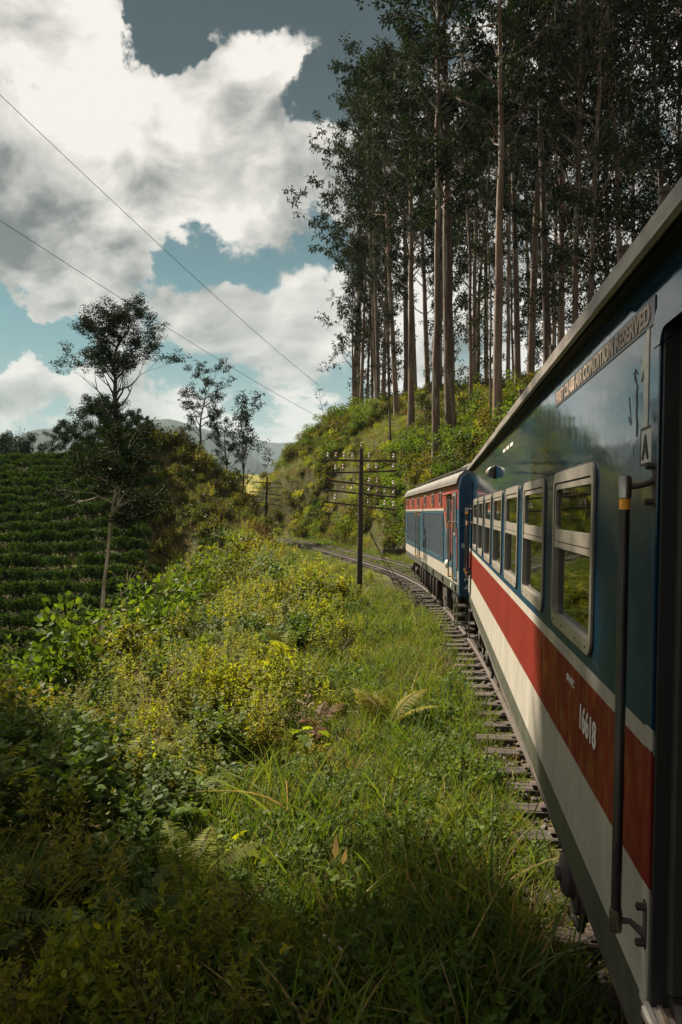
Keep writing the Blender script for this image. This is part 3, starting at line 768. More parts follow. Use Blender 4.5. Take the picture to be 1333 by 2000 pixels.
# underframe and bogies
def bogie(parent, yc, xc, zr, wheel_r=.43, half=1.1, nm='bogie'):
    """zr = rail top in the parent's z; xc = centre line"""
    b = MB()
    for sx in (-1, 1):
        x = xc + sx * .99
        pr = [(-half - .35, .50), (-half - .25, .62), (-.55, .62), (-.35, .40), (.35, .40), (.55, .62), (half + .25, .62), (half + .35, .50), (half + .2, .42), (.62, .44), (.42, .26), (-.42, .26), (-.62, .44), (-half - .2, .42)]
        b.extr(pr, x - .05, x + .05, lambda u, v, w_: (w_, yc + u, zr + v))
        for k in (-.16, .16): b.lathe([(.09, .02), (.09, .06), (.07, .07), (.09, .09), (.07, .11), (.09, .13), (.07, .15), (.09, .17), (.09, .20)], (x + sx * .02, yc + k, zr + .36), n=10)
    b.box(xc - 1.0, xc + 1.0, yc - .25, yc + .25, zr + .3, zr + .58, bev=.03)
    bo = b.build(nm, M_RUST, parent)
    for sy in (-1, 1):
        for sx in (-1, 1):
            wl = MB().lathe([(.10, -.06), (wheel_r * .86, -.05), (wheel_r, -.055), (wheel_r, .05), (wheel_r + .03, .055), (wheel_r + .03, .085), (wheel_r * .8, .08), (.12, .06)], (xc + sx * .87, yc + sy * half, zr + wheel_r), (-sx, 0, 0), 22)
            wl.build('wheel', M_IRON, bo, smooth=True)
            ax = MB().extr(rrect(-.19, .19, -.20, .20, .06, 4), 0, .16, lambda u, v, w_: (xc + sx * (1.0 + w_ * .7), yc + sy * half + u, zr + wheel_r + v))
            ax.lathe([(.15, 0), (.15, .05), (.12, .075), (.05, .08), (.05, .11), (.02, .115)], (xc + sx * 1.11, yc + sy * half, zr + wheel_r), (sx, 0, 0), 14)
            ax.tube([(xc + sx * 1.06, yc + sy * half - .2, zr + wheel_r - .1), (xc + sx * 1.08, yc + sy * half - .17, zr + .14), (xc + sx * 1.08, yc + sy * half + .1, zr + .09), (xc + sx * 1.06, yc + sy * half + .22, zr + .25)], .025, 6)
            ax.build('axle_box', M_IRON, bo, smooth=True)
    return bo
bogie(coach, 4.3, 1.3, -CAM.z); bogie(coach, 14.3, 1.3, -CAM.z)
uf = MB()
for (a, b_, z0, x0) in ((6.6, 7.6, -2.45, .16), (7.75, 8.3, -2.38, .22), (8.6, 10.2, -2.5, .2), (10.4, 10.9, -2.4, .3), (11.2, 12.4, -2.46, .16)):
    MB().box(x0, x0 + .75, a, b_, z0, -2.03, bev=.02).build('equipment_box', M_IRON, coach)
MB().lathe([(.02, 0), (.17, .02), (.19, .06), (.19, .84), (.17, .88), (.02, .9)], (.45, 12.55, -2.26), (0, 1, 0), 14).build('air_tank', M_RUST, coach, smooth=True)
MB().tube([(.06, Y0 + .3, -2.12), (.06, Y1 - .3, -2.12)], .018, 6).build('brake_pipe', M_RUST, coach)
# end steps and coupling hose
st = MB()
for k in range(3): st.box(-.02, .10, 16.35, 16.8, -2.12 - .27 * k, -2.09 - .27 * k)
st.box(-.02, .0, 16.33, 16.36, -2.66, -1.9).box(-.02, .0, 16.79, 16.82, -2.66, -1.9); st.each('step', M_RUST, coach)
MB().tube([(1.0, Y1, -1.95), (.9, Y1 + .35, -2.25), (.95, Y1 + .6, -2.35), (1.0, Y1 + .9, -2.1)], .03, 8).build('brake_hose', M_RUBBER, coach, smooth=True)
MB().box(1.15, 1.45, Y1, Y1 + 1.2, -2.0, -1.75, bev=.03).build('coupler', M_IRON, coach)
MB().box(.75, 1.85, Y1 - .03, Y1 + .95, -1.75, .55, bev=.04).build('gangway', M_RUBBER, coach)

# ------------------------------------------------------------------ locomotive
LR = Vector((0.604, 18.87)); LF = Vector((-1.33, 36.4))
LH = math.atan2(-(LF.x - LR.x), LF.y - LR.y); LL = (LF - LR).length
loco = empty('diesel_locomotive', (LR.x, LR.y, CAM.z), (0, 0, LH))
tag(loco, 'red, blue and cream diesel power car ahead of the coach', 'locomotive')
LW = 2.6
fs = lambda u, v, w_: (-w_, u, v)
ZB, ZC0, ZC1, ZWL, ZGT = -2.04, -1.80, -1.46, 0.07, 0.72
MB().box(.02, LW - .02, .04, LL - .04, ZB, ZC0).build('underframe', M_OLIVE, loco)
MB().box(0, LW, 0, LL, ZC0, ZC1).build('cream_stripe', M_CREAM, loco)
MB().box(0, LW, 0, LL, ZC1, ZWL).build('blue_body_side', M_LBLUE, loco)
MB().box(0, LW, 0, LL, ZWL, ZGT).build('red_upper_band', M_LRED, loco)
MB().box(-.012, -.0005, 3.0, LL - .05, ZWL - .035, ZWL + .035).build('cream_line', M_CREAM, loco)
# rear end face slightly proud, deep blue, with rounded roof outline
endp = [(-.02, ZB), (-.02, .62), (.05, .86), (.35, 1.02), (.8, 1.10), (1.3, 1.12), (1.8, 1.10), (2.25, 1.02), (2.55, .86), (2.62, .62), (2.62, ZB)]
rear = MB().extr(endp, -.14, -.0, lambda u, v, w_: (u, w_, v)).build('rear_end_panel', M_LDBLUE, loco)
roofp = [(-.06, .70), (-.065, .76), (.0, .90), (.12, 1.0), (.5, 1.12), (1.3, 1.20), (2.1, 1.12), (2.48, 1.0), (2.60, .90), (2.665, .76), (2.66, .70)]
rf = MB().extr(roofp, .02, LL + .05, lambda u, v, w_: (u, w_, v)).build('roof', M_LROOF, loco, smooth=True)
for xx in (.40, .62, .85):
    MB().tube([(xx, .1, 1.17), (xx, LL * .55, 1.19), (xx, LL * .95, 1.16)], .022, 6).build('roof_pipe', M_IRON, rf)
MB().box(.5, 2.1, .4, 3.0, 1.12, 1.30, bev=.05).build('roof_grille', M_IRON, rf)
MB().tube([(-.075, .03, .70), (-.075, LL, .70)], .018, 6).build('roof_lip', M_ROOF, rf)
# grilles, framed
for a, b_ in ((.178 * LL, .515 * LL), (.645 * LL, .945 * LL)):
    g = MB().ring(rrect(a - .07, b_ + .07, -1.36, .02, .03, 3), rrect(a, b_, -1.29, -.05, .02, 3), .0005, .02, fs).build('grille', M_LBLUE, loco)
    MB().box(-.010, -.0006, a, b_, -1.29, -.05).build('grille_mesh', M_MESH, g)
    sm = MB(); nn = int((b_ - a) / .22)
    for k in range(nn):
        yy_ = a + (k + .5) * (b_ - a) / nn
        sm.box(-.018, -.009, yy_ - .012, yy_ + .012, -1.28, -.06)
    for k in range(6): sm.box(-.016, -.0095, a + .02, b_ - .02, -1.25 + k * .22, -1.235 + k * .22)
    sm.each('grille_slat', M_MESH, g)
# small windows in the red band
for tt_ in (.2127, .3294, .470, .623, .769, .919):
    y = tt_ * LL
    wi = MB().ring(rrect(y - .24, y + .24, .20, .58, .10, 6), rrect(y - .195, y + .195, .245, .535, .075, 6), .0005, .03, fs).build('window', M_ROOF, loco)
    MB().extr(rrect(y - .197, y + .197, .243, .537, .075, 6), .004, .008, fs).build('pane', M_OLIVE, wi)
# cab: red panel with slanted edges, drop window, door
MB().extr([(.75, ZWL - .035), (3.02, ZWL - .035), (2.35, -.62), (2.35, -1.05), (1.45, -1.05), (.9, -1.4), (.32, -1.4), (.32, -.4), (.75, -.4)], .0005, .013, fs).build('red_cab_panel', M_LRED, loco)
MB().add([(-.015, 3.02, ZWL), (-.015, 2.96, ZWL), (-.015, 2.30, -.62), (-.015, 2.36, -.62)], [(0, 1, 2, 3)]).build('cream_line', M_CREAM, loco)
cw = MB().extr(rrect(1.45, 2.15, -1.30, .40, .33, 10), .002, .022, fs).build('cab_window', M_BLACK, loco)
MB().tube([(-.04, 1.92, .30), (-.05, 1.92, -.3), (-.04, 1.92, -1.1)], .025, 8).build('window_bar', M_STEEL, cw)
MB().box(-.10, -.01, 1.35, 2.6, .44, .50, bev=.02).build('rain_shield', M_LRED, loco)
cd = MB().box(-.016, -.001, .42, 1.10, -1.75, .50, bev=.005).build('cab_door', M_LBLUE, loco)
MB().extr(rrect(.50, 1.02, -.55, .42, .05, 4), .017, .021, fs).build('door_window', M_BLACK, cd)
MB().ring(rrect(.46, 1.06, -.59, .46, .06, 4), rrect(.52, 1.0, -.53, .40, .04, 4), .017, .03, fs).build('window_frame', M_ROOF, cd)
# grab rails
def lrail(y, z0, z1):
    h = MB().tube([(-.004, y, z1), (-.11, y, z1), (-.115, y, z1 - .03), (-.115, y, z0 + .03), (-.11, y, z0), (-.004, y, z0)], .020, 8).build('grab_rail', M_STEEL, loco, smooth=True)
    for zz_ in (z0 + .08, z1 - .08): MB().lathe([(.0225, -.05), (.0225, .05)], (-.115, y, zz_), n=10).build('yellow_tape', M_YELLOW, h)
for y in (.38, 1.18): lrail(y, -1.66, -.26)
for y in (.525 * LL, .565 * LL, .622 * LL): lrail(y, -1.70, .0)
MB().lathe([(.11, -.02), (.12, .03), (.09, .07), (.04, .09)], (-.01, 2.05, -1.40), (-1, 0, 0), 14).build('marker_lamp', M_WHITE, loco, smooth=True)
for yy_ in (9.3, 5.9, 3.4, .75): MB().box(-.014, .021, yy_ - .06, yy_ + .06, -1.99, -1.84).build('jacking_socket', M_BLACK, loco)
MB().box(.0, .021, 1.5, 1.64, -1.97, -1.86).build('painted_mark', M_WHITE, loco)
MB().tube([(-.055, LL + .05, .60), (-.055, LL + .08, -1.7)], .02, 6).build('corner_rail', M_STEEL, loco)
# rear end lettering
RV = Matrix(((1, 0, 0), (0, 0, -1), (0, 1, 0)))
def rtext(b_, size, x, z, nm): text(b_, size, (x, -.143, z), rear, M_WHITE, nm, rot=RV, bold=.002)
rtext('BROADH', .15, .03, -.86, 'lettering'); rtext('CONM', .15, .22, -1.10, 'lettering'); rtext('2', .38, .08, -1.86, 'numeral')
# rear steps, buffer beam, running gear
stp = MB()
for k in range(3): stp.box(-.05, .22, .02, .50, -2.32 - .22 * k, -2.29 - .22 * k)
for yy_ in (.03, .47): stp.tube([(-.05, yy_, -1.95), (-.10, yy_, -2.12), (-.05, yy_, -2.3), (-.05, yy_, -2.78)], .018, 6)
stp.each('step', M_STEEL, loco)
bb_ = MB().box(.2, LW - .2, -.22, -.145, -2.35, -1.95, bev=.02).build('buffer_beam', M_IRON, loco)
for xx in (.45, LW - .45): MB().lathe([(.10, 0), (.10, .25), (.22, .27), (.22, .31)], (xx, -.22, -2.1), (0, -1, 0), 14).build('buffer', M_RUST, bb_, smooth=True)
for k, (yy_, hh, ww) in enumerate(((3.3, .62, .5), (4.2, .7, .35), (4.75, .66, .5), (6.0, .75, .9), (7.3, .72, .75), (8.3, .74, .8), (9.6, .70, 1.1), (11.2, .60, .7))):
    MB().box(.12 + .05 * (k % 3), .75, yy_, yy_ + ww, -2.05 - hh, -2.04, bev=.02).build('equipment_box', M_RUST if k % 2 else M_IRON, loco)
for k in range(7): MB().lathe([(.06, 0), (.07, .03), (.07, .55), (.05, .6)], (.10, 5.3 + k * .9, -2.7), n=10).build('hanging_pipe', M_RUST, loco, smooth=True)
bogie(loco, 2.4, LW / 2, -CAM.z); bogie(loco, LL - 3.0, LW / 2, -CAM.z)
for k in range(2): MB().box(.1, .2, 1.0 + k * .5, 1.3 + k * .5, -2.8, -2.04, bev=.02).build('sand_box', M_RUST, loco)

# ------------------------------------------------------------------ passenger holding the far handrail
def skinned(name, pts, edges, radii, mat, parent, sub=2, root=0):
    me = bpy.data.meshes.new(name); me.from_pydata(pts, edges, [])
    o = obj(name, me, parent)
    md = o.modifiers.new('skin', 'SKIN'); md.use_smooth_shade = True
    for i, r_ in enumerate(radii):
        sv = me.skin_vertices[0].data[i] if me.skin_vertices else None
        if sv is None: break
        sv.radius = (r_, r_); sv.use_root = (i == root)
    o.modifiers.new('sub', 'SUBSURF').levels = sub; o.modifiers['sub'].render_levels = sub
    me.materials.append(mat)
    return o
def skin_mesh(name, pts, edges, radii, mat, sub=2, root=0):
    me = bpy.data.meshes.new(name); me.from_pydata(pts, edges, [])
    o = bpy.data.objects.new(name, me); C.objects.link(o)
    bm = bmesh.new(); bm.from_mesh(me); bm.verts.ensure_lookup_table()
    ly = bm.verts.layers.skin.verify()
    for i, v in enumerate(bm.verts):
        v[ly].radius = (radii[i], radii[i]); v[ly].use_root = (i == root)
    bm.to_mesh(me); bm.free()
    o.modifiers.new('skin', 'SKIN'); m2 = o.modifiers.new('sub', 'SUBSURF'); m2.levels = sub; m2.render_levels = sub
    dg = bpy.context.evaluated_depsgraph_get()
    out = bpy.data.meshes.new_from_object(o.evaluated_get(dg)); out.name = name
    bpy.data.objects.remove(o)
    out.materials.clear(); out.materials.append(mat)
    out.polygons.foreach_set('use_smooth', [True] * len(out.polygons))
    return out
FLZ = CAM.z - 1.70
pc = Vector((0.80 + .42, 16.62, FLZ))
hx, hy, hz_ = 0.80 - .105, 16.20, CAM.z - .235           # where the hand grips the rail
def q(x, y, z): return (pc.x + x, pc.y + y, pc.z + z)
pts = [q(0, 0, .95), q(0, 0, 1.15), q(0, 0, 1.38), q(0, 0, 1.50), q(-.01, 0, 1.60), q(-.02, 0, 1.72),
       q(-.05, -.18, 1.40), (hx + .30, hy + .16, hz_ - .02), (hx + .11, hy + .03, hz_), (hx + .045, hy + .012, hz_),
       q(0, .19, 1.40), q(.02, .24, 1.12), q(-.05, .22, .88), q(-.07, .22, .80),
       q(0, -.10, .90), q(.0, -.11, .48), q(.02, -.12, .08), q(-.14, -.13, .03), q(0, .10, .90), q(0, .11, .48), q(.02, .12, .08), q(-.14, .13, .03)]
eds = [(0, 1), (1, 2), (2, 3), (3, 4), (4, 5), (2, 6), (6, 7), (7, 8), (8, 9), (2, 10), (10, 11), (11, 12), (12, 13), (0, 14), (14, 15), (15, 16), (16, 17), (0, 18), (18, 19), (19, 20), (20, 21)]
rad = [.14, .13, .15, .055, .085, .09, .06, .042, .030, .034, .06, .042, .03, .034, .085, .058, .042, .035, .085, .058, .042, .035]
pm = skin_mesh('person', pts, eds, rad, M_SKIN)
bm = bmesh.new(); bm.from_mesh(pm)
fb = MB()                                                # fingers curled round the rail, thumb below
for k, (dz, ln) in enumerate(((.036, .92), (.013, 1.0), (-.010, .95), (-.032, .8))):
    r0 = .030 * ln + .004
    fb.tube([(hx + .050, hy + .02, hz_ + dz * .9), (hx + .022, hy - .030, hz_ + dz), (hx - .012, hy - .036, hz_ + dz), (hx - .034, hy - .012, hz_ + dz), (hx - .030, hy + .020 * ln, hz_ + dz)], [.0105, .0100, .0095, .009, .0065], 8)
fb.tube([(hx + .055, hy + .03, hz_ - .02), (hx + .03, hy + .045, hz_ - .005), (hx + .0, hy + .038, hz_ + .012), (hx - .022, hy + .030, hz_ + .018)], [.013, .011, .0105, .0075], 8)
tm = fb.mesh('fingers', M_SKIN); bm.from_mesh(tm)
# a simple face: nose, brow, ears
for (cx, cy, cz, rr_) in ((-.105, 0, 1.665, .018), (-.02, .088, 1.67, .024), (-.02, -.088, 1.67, .024)):
    bmesh.ops.create_icosphere(bm, subdivisions=2, radius=rr_, matrix=Matrix.Translation(Vector(q(cx, cy, cz))))
bm.to_mesh(pm); bm.free()
pm.polygons.foreach_set('use_smooth', [True] * len(pm.polygons))
person = obj('person', pm)
tag(person, 'person at the far coach door, hand gripping the steel handrail', 'person')
sp = [q(0, 0, .92), q(0, 0, 1.15), q(0, 0, 1.36), q(0, 0, 1.45), q(-.05, -.18, 1.40), (hx + .30, hy + .16, hz_ - .02), (hx + .14, hy + .05, hz_), q(0, .19, 1.40), q(.02, .24, 1.16)]
obj('shirt', skin_mesh('shirt', sp, [(0, 1), (1, 2), (2, 3), (2, 4), (4, 5), (5, 6), (2, 7), (7, 8)], [.165, .155, .17, .08, .078, .058, .046, .078, .06], M_SHIRT), person)
tr_ = [q(0, 0, .95), q(0, -.10, .88), q(0, -.11, .48), q(.02, -.12, .10), q(0, .10, .88), q(0, .11, .48), q(.02, .12, .10)]
obj('trousers', skin_mesh('trousers', tr_, [(0, 1), (1, 2), (2, 3), (0, 4), (4, 5), (5, 6)], [.155, .105, .078, .07, .105, .078, .07], M_TROUS), person)
hm = MB().lathe([(.02, .115), (.06, .105), (.09, .07), (.103, .02), (.10, -.02), (.085, -.06)], q(-.0, 0, 1.70), n=14)
obj('hair', hm.mesh('hair', M_BLACK, smooth=True), person)
# ------------------------------------------------------------------ telegraph poles
INS = [(0, [-383, -290, -195, -100, 90, 185, 275, 367], 'wbwwwssw'), (1, [-293, -205, 85, 175, 365], 'wbwww'), (2, [90, 185, 370], 'wbw'),
       (3, [-195, -100, 90, 185, 275, 370], 'bwwbww'), (4, [-290, 85, 275, 375], 'wbww')]
def insulator_mesh(mat, h=.17, r=.052):
    return MB().lathe([(.010, -.09), (.010, .0), (r * .8, .0), (r, .02), (r * .9, .05), (r * .55, .065), (r * .5, .09), (r * .8, .105), (r * .85, .13), (r * .5, h), (.01, h + .012)], n=10).mesh('insulator', mat, smooth=True)
ins_m = {'w': insulator_mesh(M_PORC), 'b': insulator_mesh(M_BROWNCAP), 's': MB().lathe([(.010, -.08), (.010, .12), (.004, .14)], n=6).mesh('insulator_pin', M_IRON)}
def telegraph_pole(px, D, top_y, label, arms=True, kx=0.0033, lean=0.0, keep=None, turn=0.0):
    base = P(px, 1000, D); gz = ground(base.x, base.y)
    top = P(px, top_y, D).z
    root = empty('telegraph_pole', (base.x, base.y, gz), (0, lean, YAW + turn)); tag(root, label, 'utility pole')
    H = top - gz
    MB().tube([(0, 0, -.4), (0, 0, H * .5), (0, 0, H)], [.115, .10, .085], 10).build('mast', M_POLE, root, smooth=True)
    k = 1500 / (32.0 if D > 40 else 29.0)
    az = [(0, 0), (-.06, .14 * 1), (.15, -.15), (.115, -.115), (.155, -.155)]
    ys = [24, 46, 70, 88, 112]; tl = [0, -3, 7, 6, 7]
    for i, us, kinds in INS:
        zc = H - ys[i] / k
        a = MB(); rr = random.Random(i + int(px)); half = 1.33
        n = 9; v = []
        tilt = tl[i] / k / half
        for j in range(n):
            u = -half + 2 * half * j / (n - 1)
            for (dy, dz) in ((-.12, -.033), (-.05, -.033), (-.05, .033), (-.12, .033)):
                v.append((u + (rr.uniform(-.03, .03) if j in (0, n - 1) else 0), dy + rr.uniform(-.006, .006), zc - tilt * u + dz + rr.uniform(-.008, .008)))
        f = [(3, 2, 1, 0), tuple(range(4 * n - 4, 4 * n))]
        for j in range(n - 1):
            for q_ in range(4): f.append((j * 4 + q_, j * 4 + (q_ + 1) % 4, j * 4 + 4 + (q_ + 1) % 4, j * 4 + 4 + q_))
        arm = a.add(v, f).build('crossarm', M_ARM, root)
        for u_, kd in zip(us, kinds):
            if keep is not None and rr.random() > keep: continue
            u = u_ * kx; o = obj('insulator' if kd != 's' else 'insulator_pin', ins_m[kd], arm, (u, -.085, zc - tilt * u + .12), (rr.uniform(-.08, .08), rr.uniform(-.08, .08), 0), rr.uniform(.9, 1.1))
    obj('insulator', ins_m['b'], root, (0, 0, H + .06))
    return root, base, gz, H
r1, b1, g1, H1 = telegraph_pole(702, 29, 876, 'tall black telegraph pole with five crossarms beside the power car', lean=R(.9))
telegraph_pole(517, 70, 932, 'smaller distant telegraph pole with crossarms at the cutting mouth', keep=.55, lean=R(2.2))
an = along(29.5, -1.9); an.z = ground(an.x, an.y)
for k in range(2):
    a = Vector((b1.x + .08, b1.y, g1 + H1 - 2.35 - .25 * k)); b_ = an + Vector((.25 * k - .1, .3 * k, 0))
    g = MB().tube([a, (a + b_) / 2 + Vector((0, 0, -.08)), b_], .012, 6).build('stay_wire', M_WIRE)
    tag(g, ['taut stay wire from the near telegraph pole to the trackside, upper one', 'taut stay wire from the near telegraph pole to the trackside, lower one'][k], 'wire')
def overhead(p0, p1, sag, label, r=.012):
    pts = []
    for i in range(41):
        t_ = i / 40; q_ = p0.lerp(p1, t_); q_.z -= sag * 4 * t_ * (1 - t_)
        pts.append(q_)
    o = MB().tube(pts, [r * (1 + 1.2 * i / 40) for i in range(41)], 6).build('overhead_wire', M_WIRE, smooth=True); tag(o, label, 'wire')
overhead(P(-330, -131, 26), P(625, 754, 112), .6, 'upper black overhead wire slanting across the sky')
overhead(P(-330, 215, 26), P(632, 819, 112), .5, 'lower black overhead wire crossing behind the tall left tree')

# small timber trough beside the line
bp, bd = hit(771, 1086)
bx_ = empty('timber_trough', (bp.x, bp.y, bp.z), (0, 0, YAW + .15)); tag(bx_, 'low dark rusty trough on the grass right of the rails', 'trough')
for nm, a in (('side_board', (-.95, .95, -.45, -.38, .05, .48)), ('side_board', (-.95, .95, .38, .45, .05, .52)), ('end_board', (-.95, -.88, -.38, .38, .05, .46)), ('end_board', (.88, .95, -.38, .38, .05, .46)), ('base_board', (-.88, .88, -.38, .38, .08, .14))):
    MB().box(*a, bev=.012).build(nm, M_RUST if nm != 'base_board' else M_SLEEPER, bx_)
for x_ in (-.7, .7): MB().box(x_ - .1, x_ + .1, -.40, .40, -.15, .05).build('bearer', M_SLEEPER, bx_)

# ------------------------------------------------------------------ foliage builders
LEAF_HEX = np.array([(0, 0), (.28, .42), (.62, .36), (1, 0), (.62, -.36), (.28, -.42)])
LEAF_DIA = np.array([(0, 0), (.45, .5), (1, 0), (.45, -.5)])
LEAF_LANCE = np.array([(0, 0), (.3, .5), (1, 0), (.3, -.5)])
LEAF_LOBE = np.array([(.12, 0), (-.05, .30), (.22, .55), (.34, .30), (.62, .40), (.66, .18), (1, 0), (.66, -.18), (.62, -.40), (.34, -.30), (.22, -.55), (-.05, -.30)])
def unit(a): return a / np.maximum(np.linalg.norm(a, axis=1, keepdims=True), 1e-9)
class LB:
    def __init__(s): s.V = []; s.T = []; s.Rn = []; s.MI = []; s.n = 0
    def polys(s, shape, base, d, side, L, Wd, mi=0, bend=0.0, fold=0.0, rnd=None, rng=RNG):
        N = len(base); m = len(shape)
        L = np.broadcast_to(L, N)[:, None, None]; Wd = np.broadcast_to(Wd, N)[:, None, None]
        d = unit(d); side = unit(side - (side * d).sum(1, keepdims=True) * d)
        nrm = np.cross(side, d)
        a = shape[None, :, 0:1]; b = shape[None, :, 1:2]
        v = base[:, None, :] + d[:, None, :] * (L * a) + side[:, None, :] * (Wd * b) + nrm[:, None, :] * (np.abs(b) * Wd * fold)
        v[..., 2] -= (bend * L * a * a)[..., 0]
        tri = np.array([(0, i, i + 1) for i in range(1, m - 1)])
        s.T.append((np.arange(N)[:, None, None] * m + tri[None]).reshape(-1, 3) + s.n)
        s.V.append(v.reshape(-1, 3)); s.n += N * m
        rn = rng.random(N) if rnd is None else rnd
        s.Rn.append(np.repeat(rn, m)); s.MI.append(np.full(N * (m - 2), mi))
    def strips(s, base, d0, bendv, L, Wd, mi=0, seg=4, rng=RNG, taper=1.0):
        """grass blades: base (N,3), start direction, bend vector added quadratically"""
        N = len(base); L = np.broadcast_to(L, N); Wd = np.broadcast_to(Wd, N)
        d0 = unit(d0); sd = unit(np.cross(d0, np.array([0, 0, 1.0]) + 1e-3 * rng.standard_normal((N, 3))) + .6 * rng.standard_normal((N, 3)))
        tt = np.linspace(0, 1, seg + 1)
        v = []
        for t_ in tt:
            c = base + d0 * (L * t_)[:, None] + bendv * (L * t_ ** 2)[:, None]
            w_ = Wd * (1 - t_ ** 1.6 * taper) * (0.55 + 0.45 * min(1, 4 * t_))
            v += [c - sd * w_[:, None] * .5, c + sd * w_[:, None] * .5]
        v = np.stack(v, 1); m = v.shape[1]
        tri = []
        for k in range(seg): tri += [(2 * k, 2 * k + 1, 2 * k + 3), (2 * k, 2 * k + 3, 2 * k + 2)]
        tri = np.array(tri)
        s.T.append((np.arange(N)[:, None, None] * m + tri[None]).reshape(-1, 3) + s.n)
        s.V.append(v.reshape(-1, 3)); s.n += N * m
        s.Rn.append(np.repeat(rng.random(N), m)); s.MI.append(np.full(N * len(tri), mi))
    def mb(s, mbd, mi=1):
        v = np.array(mbd.v); t_ = []
        for f in mbd.f:
            for i in range(1, len(f) - 1): t_.append((f[0], f[i], f[i + 1]))
        s.V.append(v); s.T.append(np.array(t_) + s.n); s.n += len(v); s.Rn.append(np.full(len(v), .5)); s.MI.append(np.full(len(t_), mi))
    def mesh(s, name, mats):
        return npmesh(name, np.vstack(s.V), np.vstack(s.T), mats, rnd=np.concatenate(s.Rn), mi=np.concatenate(s.MI))
def rdir(n, rng=RNG): return unit(rng.standard_normal((n, 3)))

def grow(rng, start, d, length, r0, depth, mb, tips, spread=.6, up=.25, nb=3, seg=4, wob=.12, mid=True):
    """recursive limb; collects tip points"""
    p = Vector(start); d = Vector(d).normalized(); pts = [p.copy()]; rs = [r0]
    st = length / seg
    for i in range(seg):
        d = (d + Vector(rng.normal(0, wob, 3)) + Vector((0, 0, up * .35))).normalized()
        p = p + d * st; pts.append(p.copy()); rs.append(max(.008, r0 * (1 - .75 * (i + 1) / seg)))
    mb.tube(pts, rs, 6 if r0 > .06 else 4, cap=False)
    if depth == 0:
        tips.append((pts[-1], d, length)); 
        if mid: tips.append((pts[-2], d, length * .8))
        return
    for k in range(nb):
        f = rng.uniform(.45, 1.0) if k else 1.0
        i = min(seg, max(1, int(round(f * seg)))); ax = Vector(rng.normal(0, 1, 3)); ax = (ax - d * ax.dot(d)).normalized()
        nd = (d + ax * spread * rng.uniform(.6, 1.3)).normalized()
        grow(rng, pts[i], nd, length * rng.uniform(.55, .8), rs[i] * .8, depth - 1, mb, tips, spread, up, nb, max(2, seg - 1), wob, mid)
def clumps(lb, tips, rng, n, rad, flat, L, Wd, shape=LEAF_DIA, droop=.3, bend=.1):
    for (p, d, ln) in tips:
        k = max(4, int(n * rng.uniform(.5, 1.4))); r_ = rad * rng.uniform(.65, 1.25)
        off = rdir(k, rng) * (rng.random((k, 1)) ** .45) * r_; off[:, 2] *= flat
        c = np.array(p)[None] + off
        dd = rdir(k, rng) + off / r_ * .8; dd[:, 2] -= droop
        lb.polys(shape, c, dd, rdir(k, rng), L * rng.uniform(.6, 1.3, k), Wd * rng.uniform(.6, 1.3, k), bend=bend, rng=rng)

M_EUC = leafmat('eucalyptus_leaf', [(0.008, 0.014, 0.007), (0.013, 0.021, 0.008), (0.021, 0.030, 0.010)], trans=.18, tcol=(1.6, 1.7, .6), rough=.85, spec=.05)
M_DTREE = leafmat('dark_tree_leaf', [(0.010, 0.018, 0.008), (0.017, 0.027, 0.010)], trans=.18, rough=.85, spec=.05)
M_WEED = leafmat('weed_leaf', [(0.15, 0.18, 0.018), (0.20, 0.21, 0.022), (0.10, 0.145, 0.018), (0.235, 0.225, 0.024), (0.17, 0.195, 0.018), (0.20, 0.155, 0.030)], trans=.5)
M_GREEN = leafmat('green_leaf', [(0.065, 0.115, 0.018), (0.09, 0.135, 0.018), (0.045, 0.085, 0.015), (0.115, 0.145, 0.018)], trans=.4)
M_BUSH = leafmat('bush_leaf', [(0.055, 0.070, 0.016), (0.085, 0.085, 0.018), (0.045, 0.062, 0.015), (0.12, 0.10, 0.024), (0.070, 0.085, 0.016)], trans=.35)
M_DRY = leafmat('dry_leaf', [(0.13, 0.07, 0.035), (0.19, 0.095, 0.042), (0.10, 0.065, 0.03)], trans=.3, tcol=(1.4, 1.1, .7))
M_GRASS = leafmat('grass_blade', [(0.075, 0.125, 0.020), (0.105, 0.145, 0.022), (0.055, 0.10, 0.018), (0.14, 0.145, 0.028)], trans=.4)
M_REED = leafmat('reed_blade', [(0.13, 0.17, 0.05), (0.17, 0.19, 0.07), (0.10, 0.15, 0.04)], trans=.35)
M_STRAW = leafmat('straw', [(0.34, 0.25, 0.11), (0.28, 0.19, 0.08)], trans=.3, tcol=(1.3, 1.2, .8))
M_FLOWER = leafmat('white_flower', [(0.62, 0.50, 0.40), (0.70, 0.62, 0.52), (0.50, 0.36, 0.28)], trans=.3, tcol=(1.2, 1.1, .9))
M_TEA = leafmat('tea_leaf', [(0.016, 0.036, 0.010), (0.027, 0.052, 0.011), (0.020, 0.042, 0.010)], trans=.28, rough=.85, spec=.05)
M_VINE = leafmat('vine_leaf', [(0.085, 0.125, 0.04), (0.11, 0.14, 0.035), (0.06, 0.10, 0.03)], trans=.4)

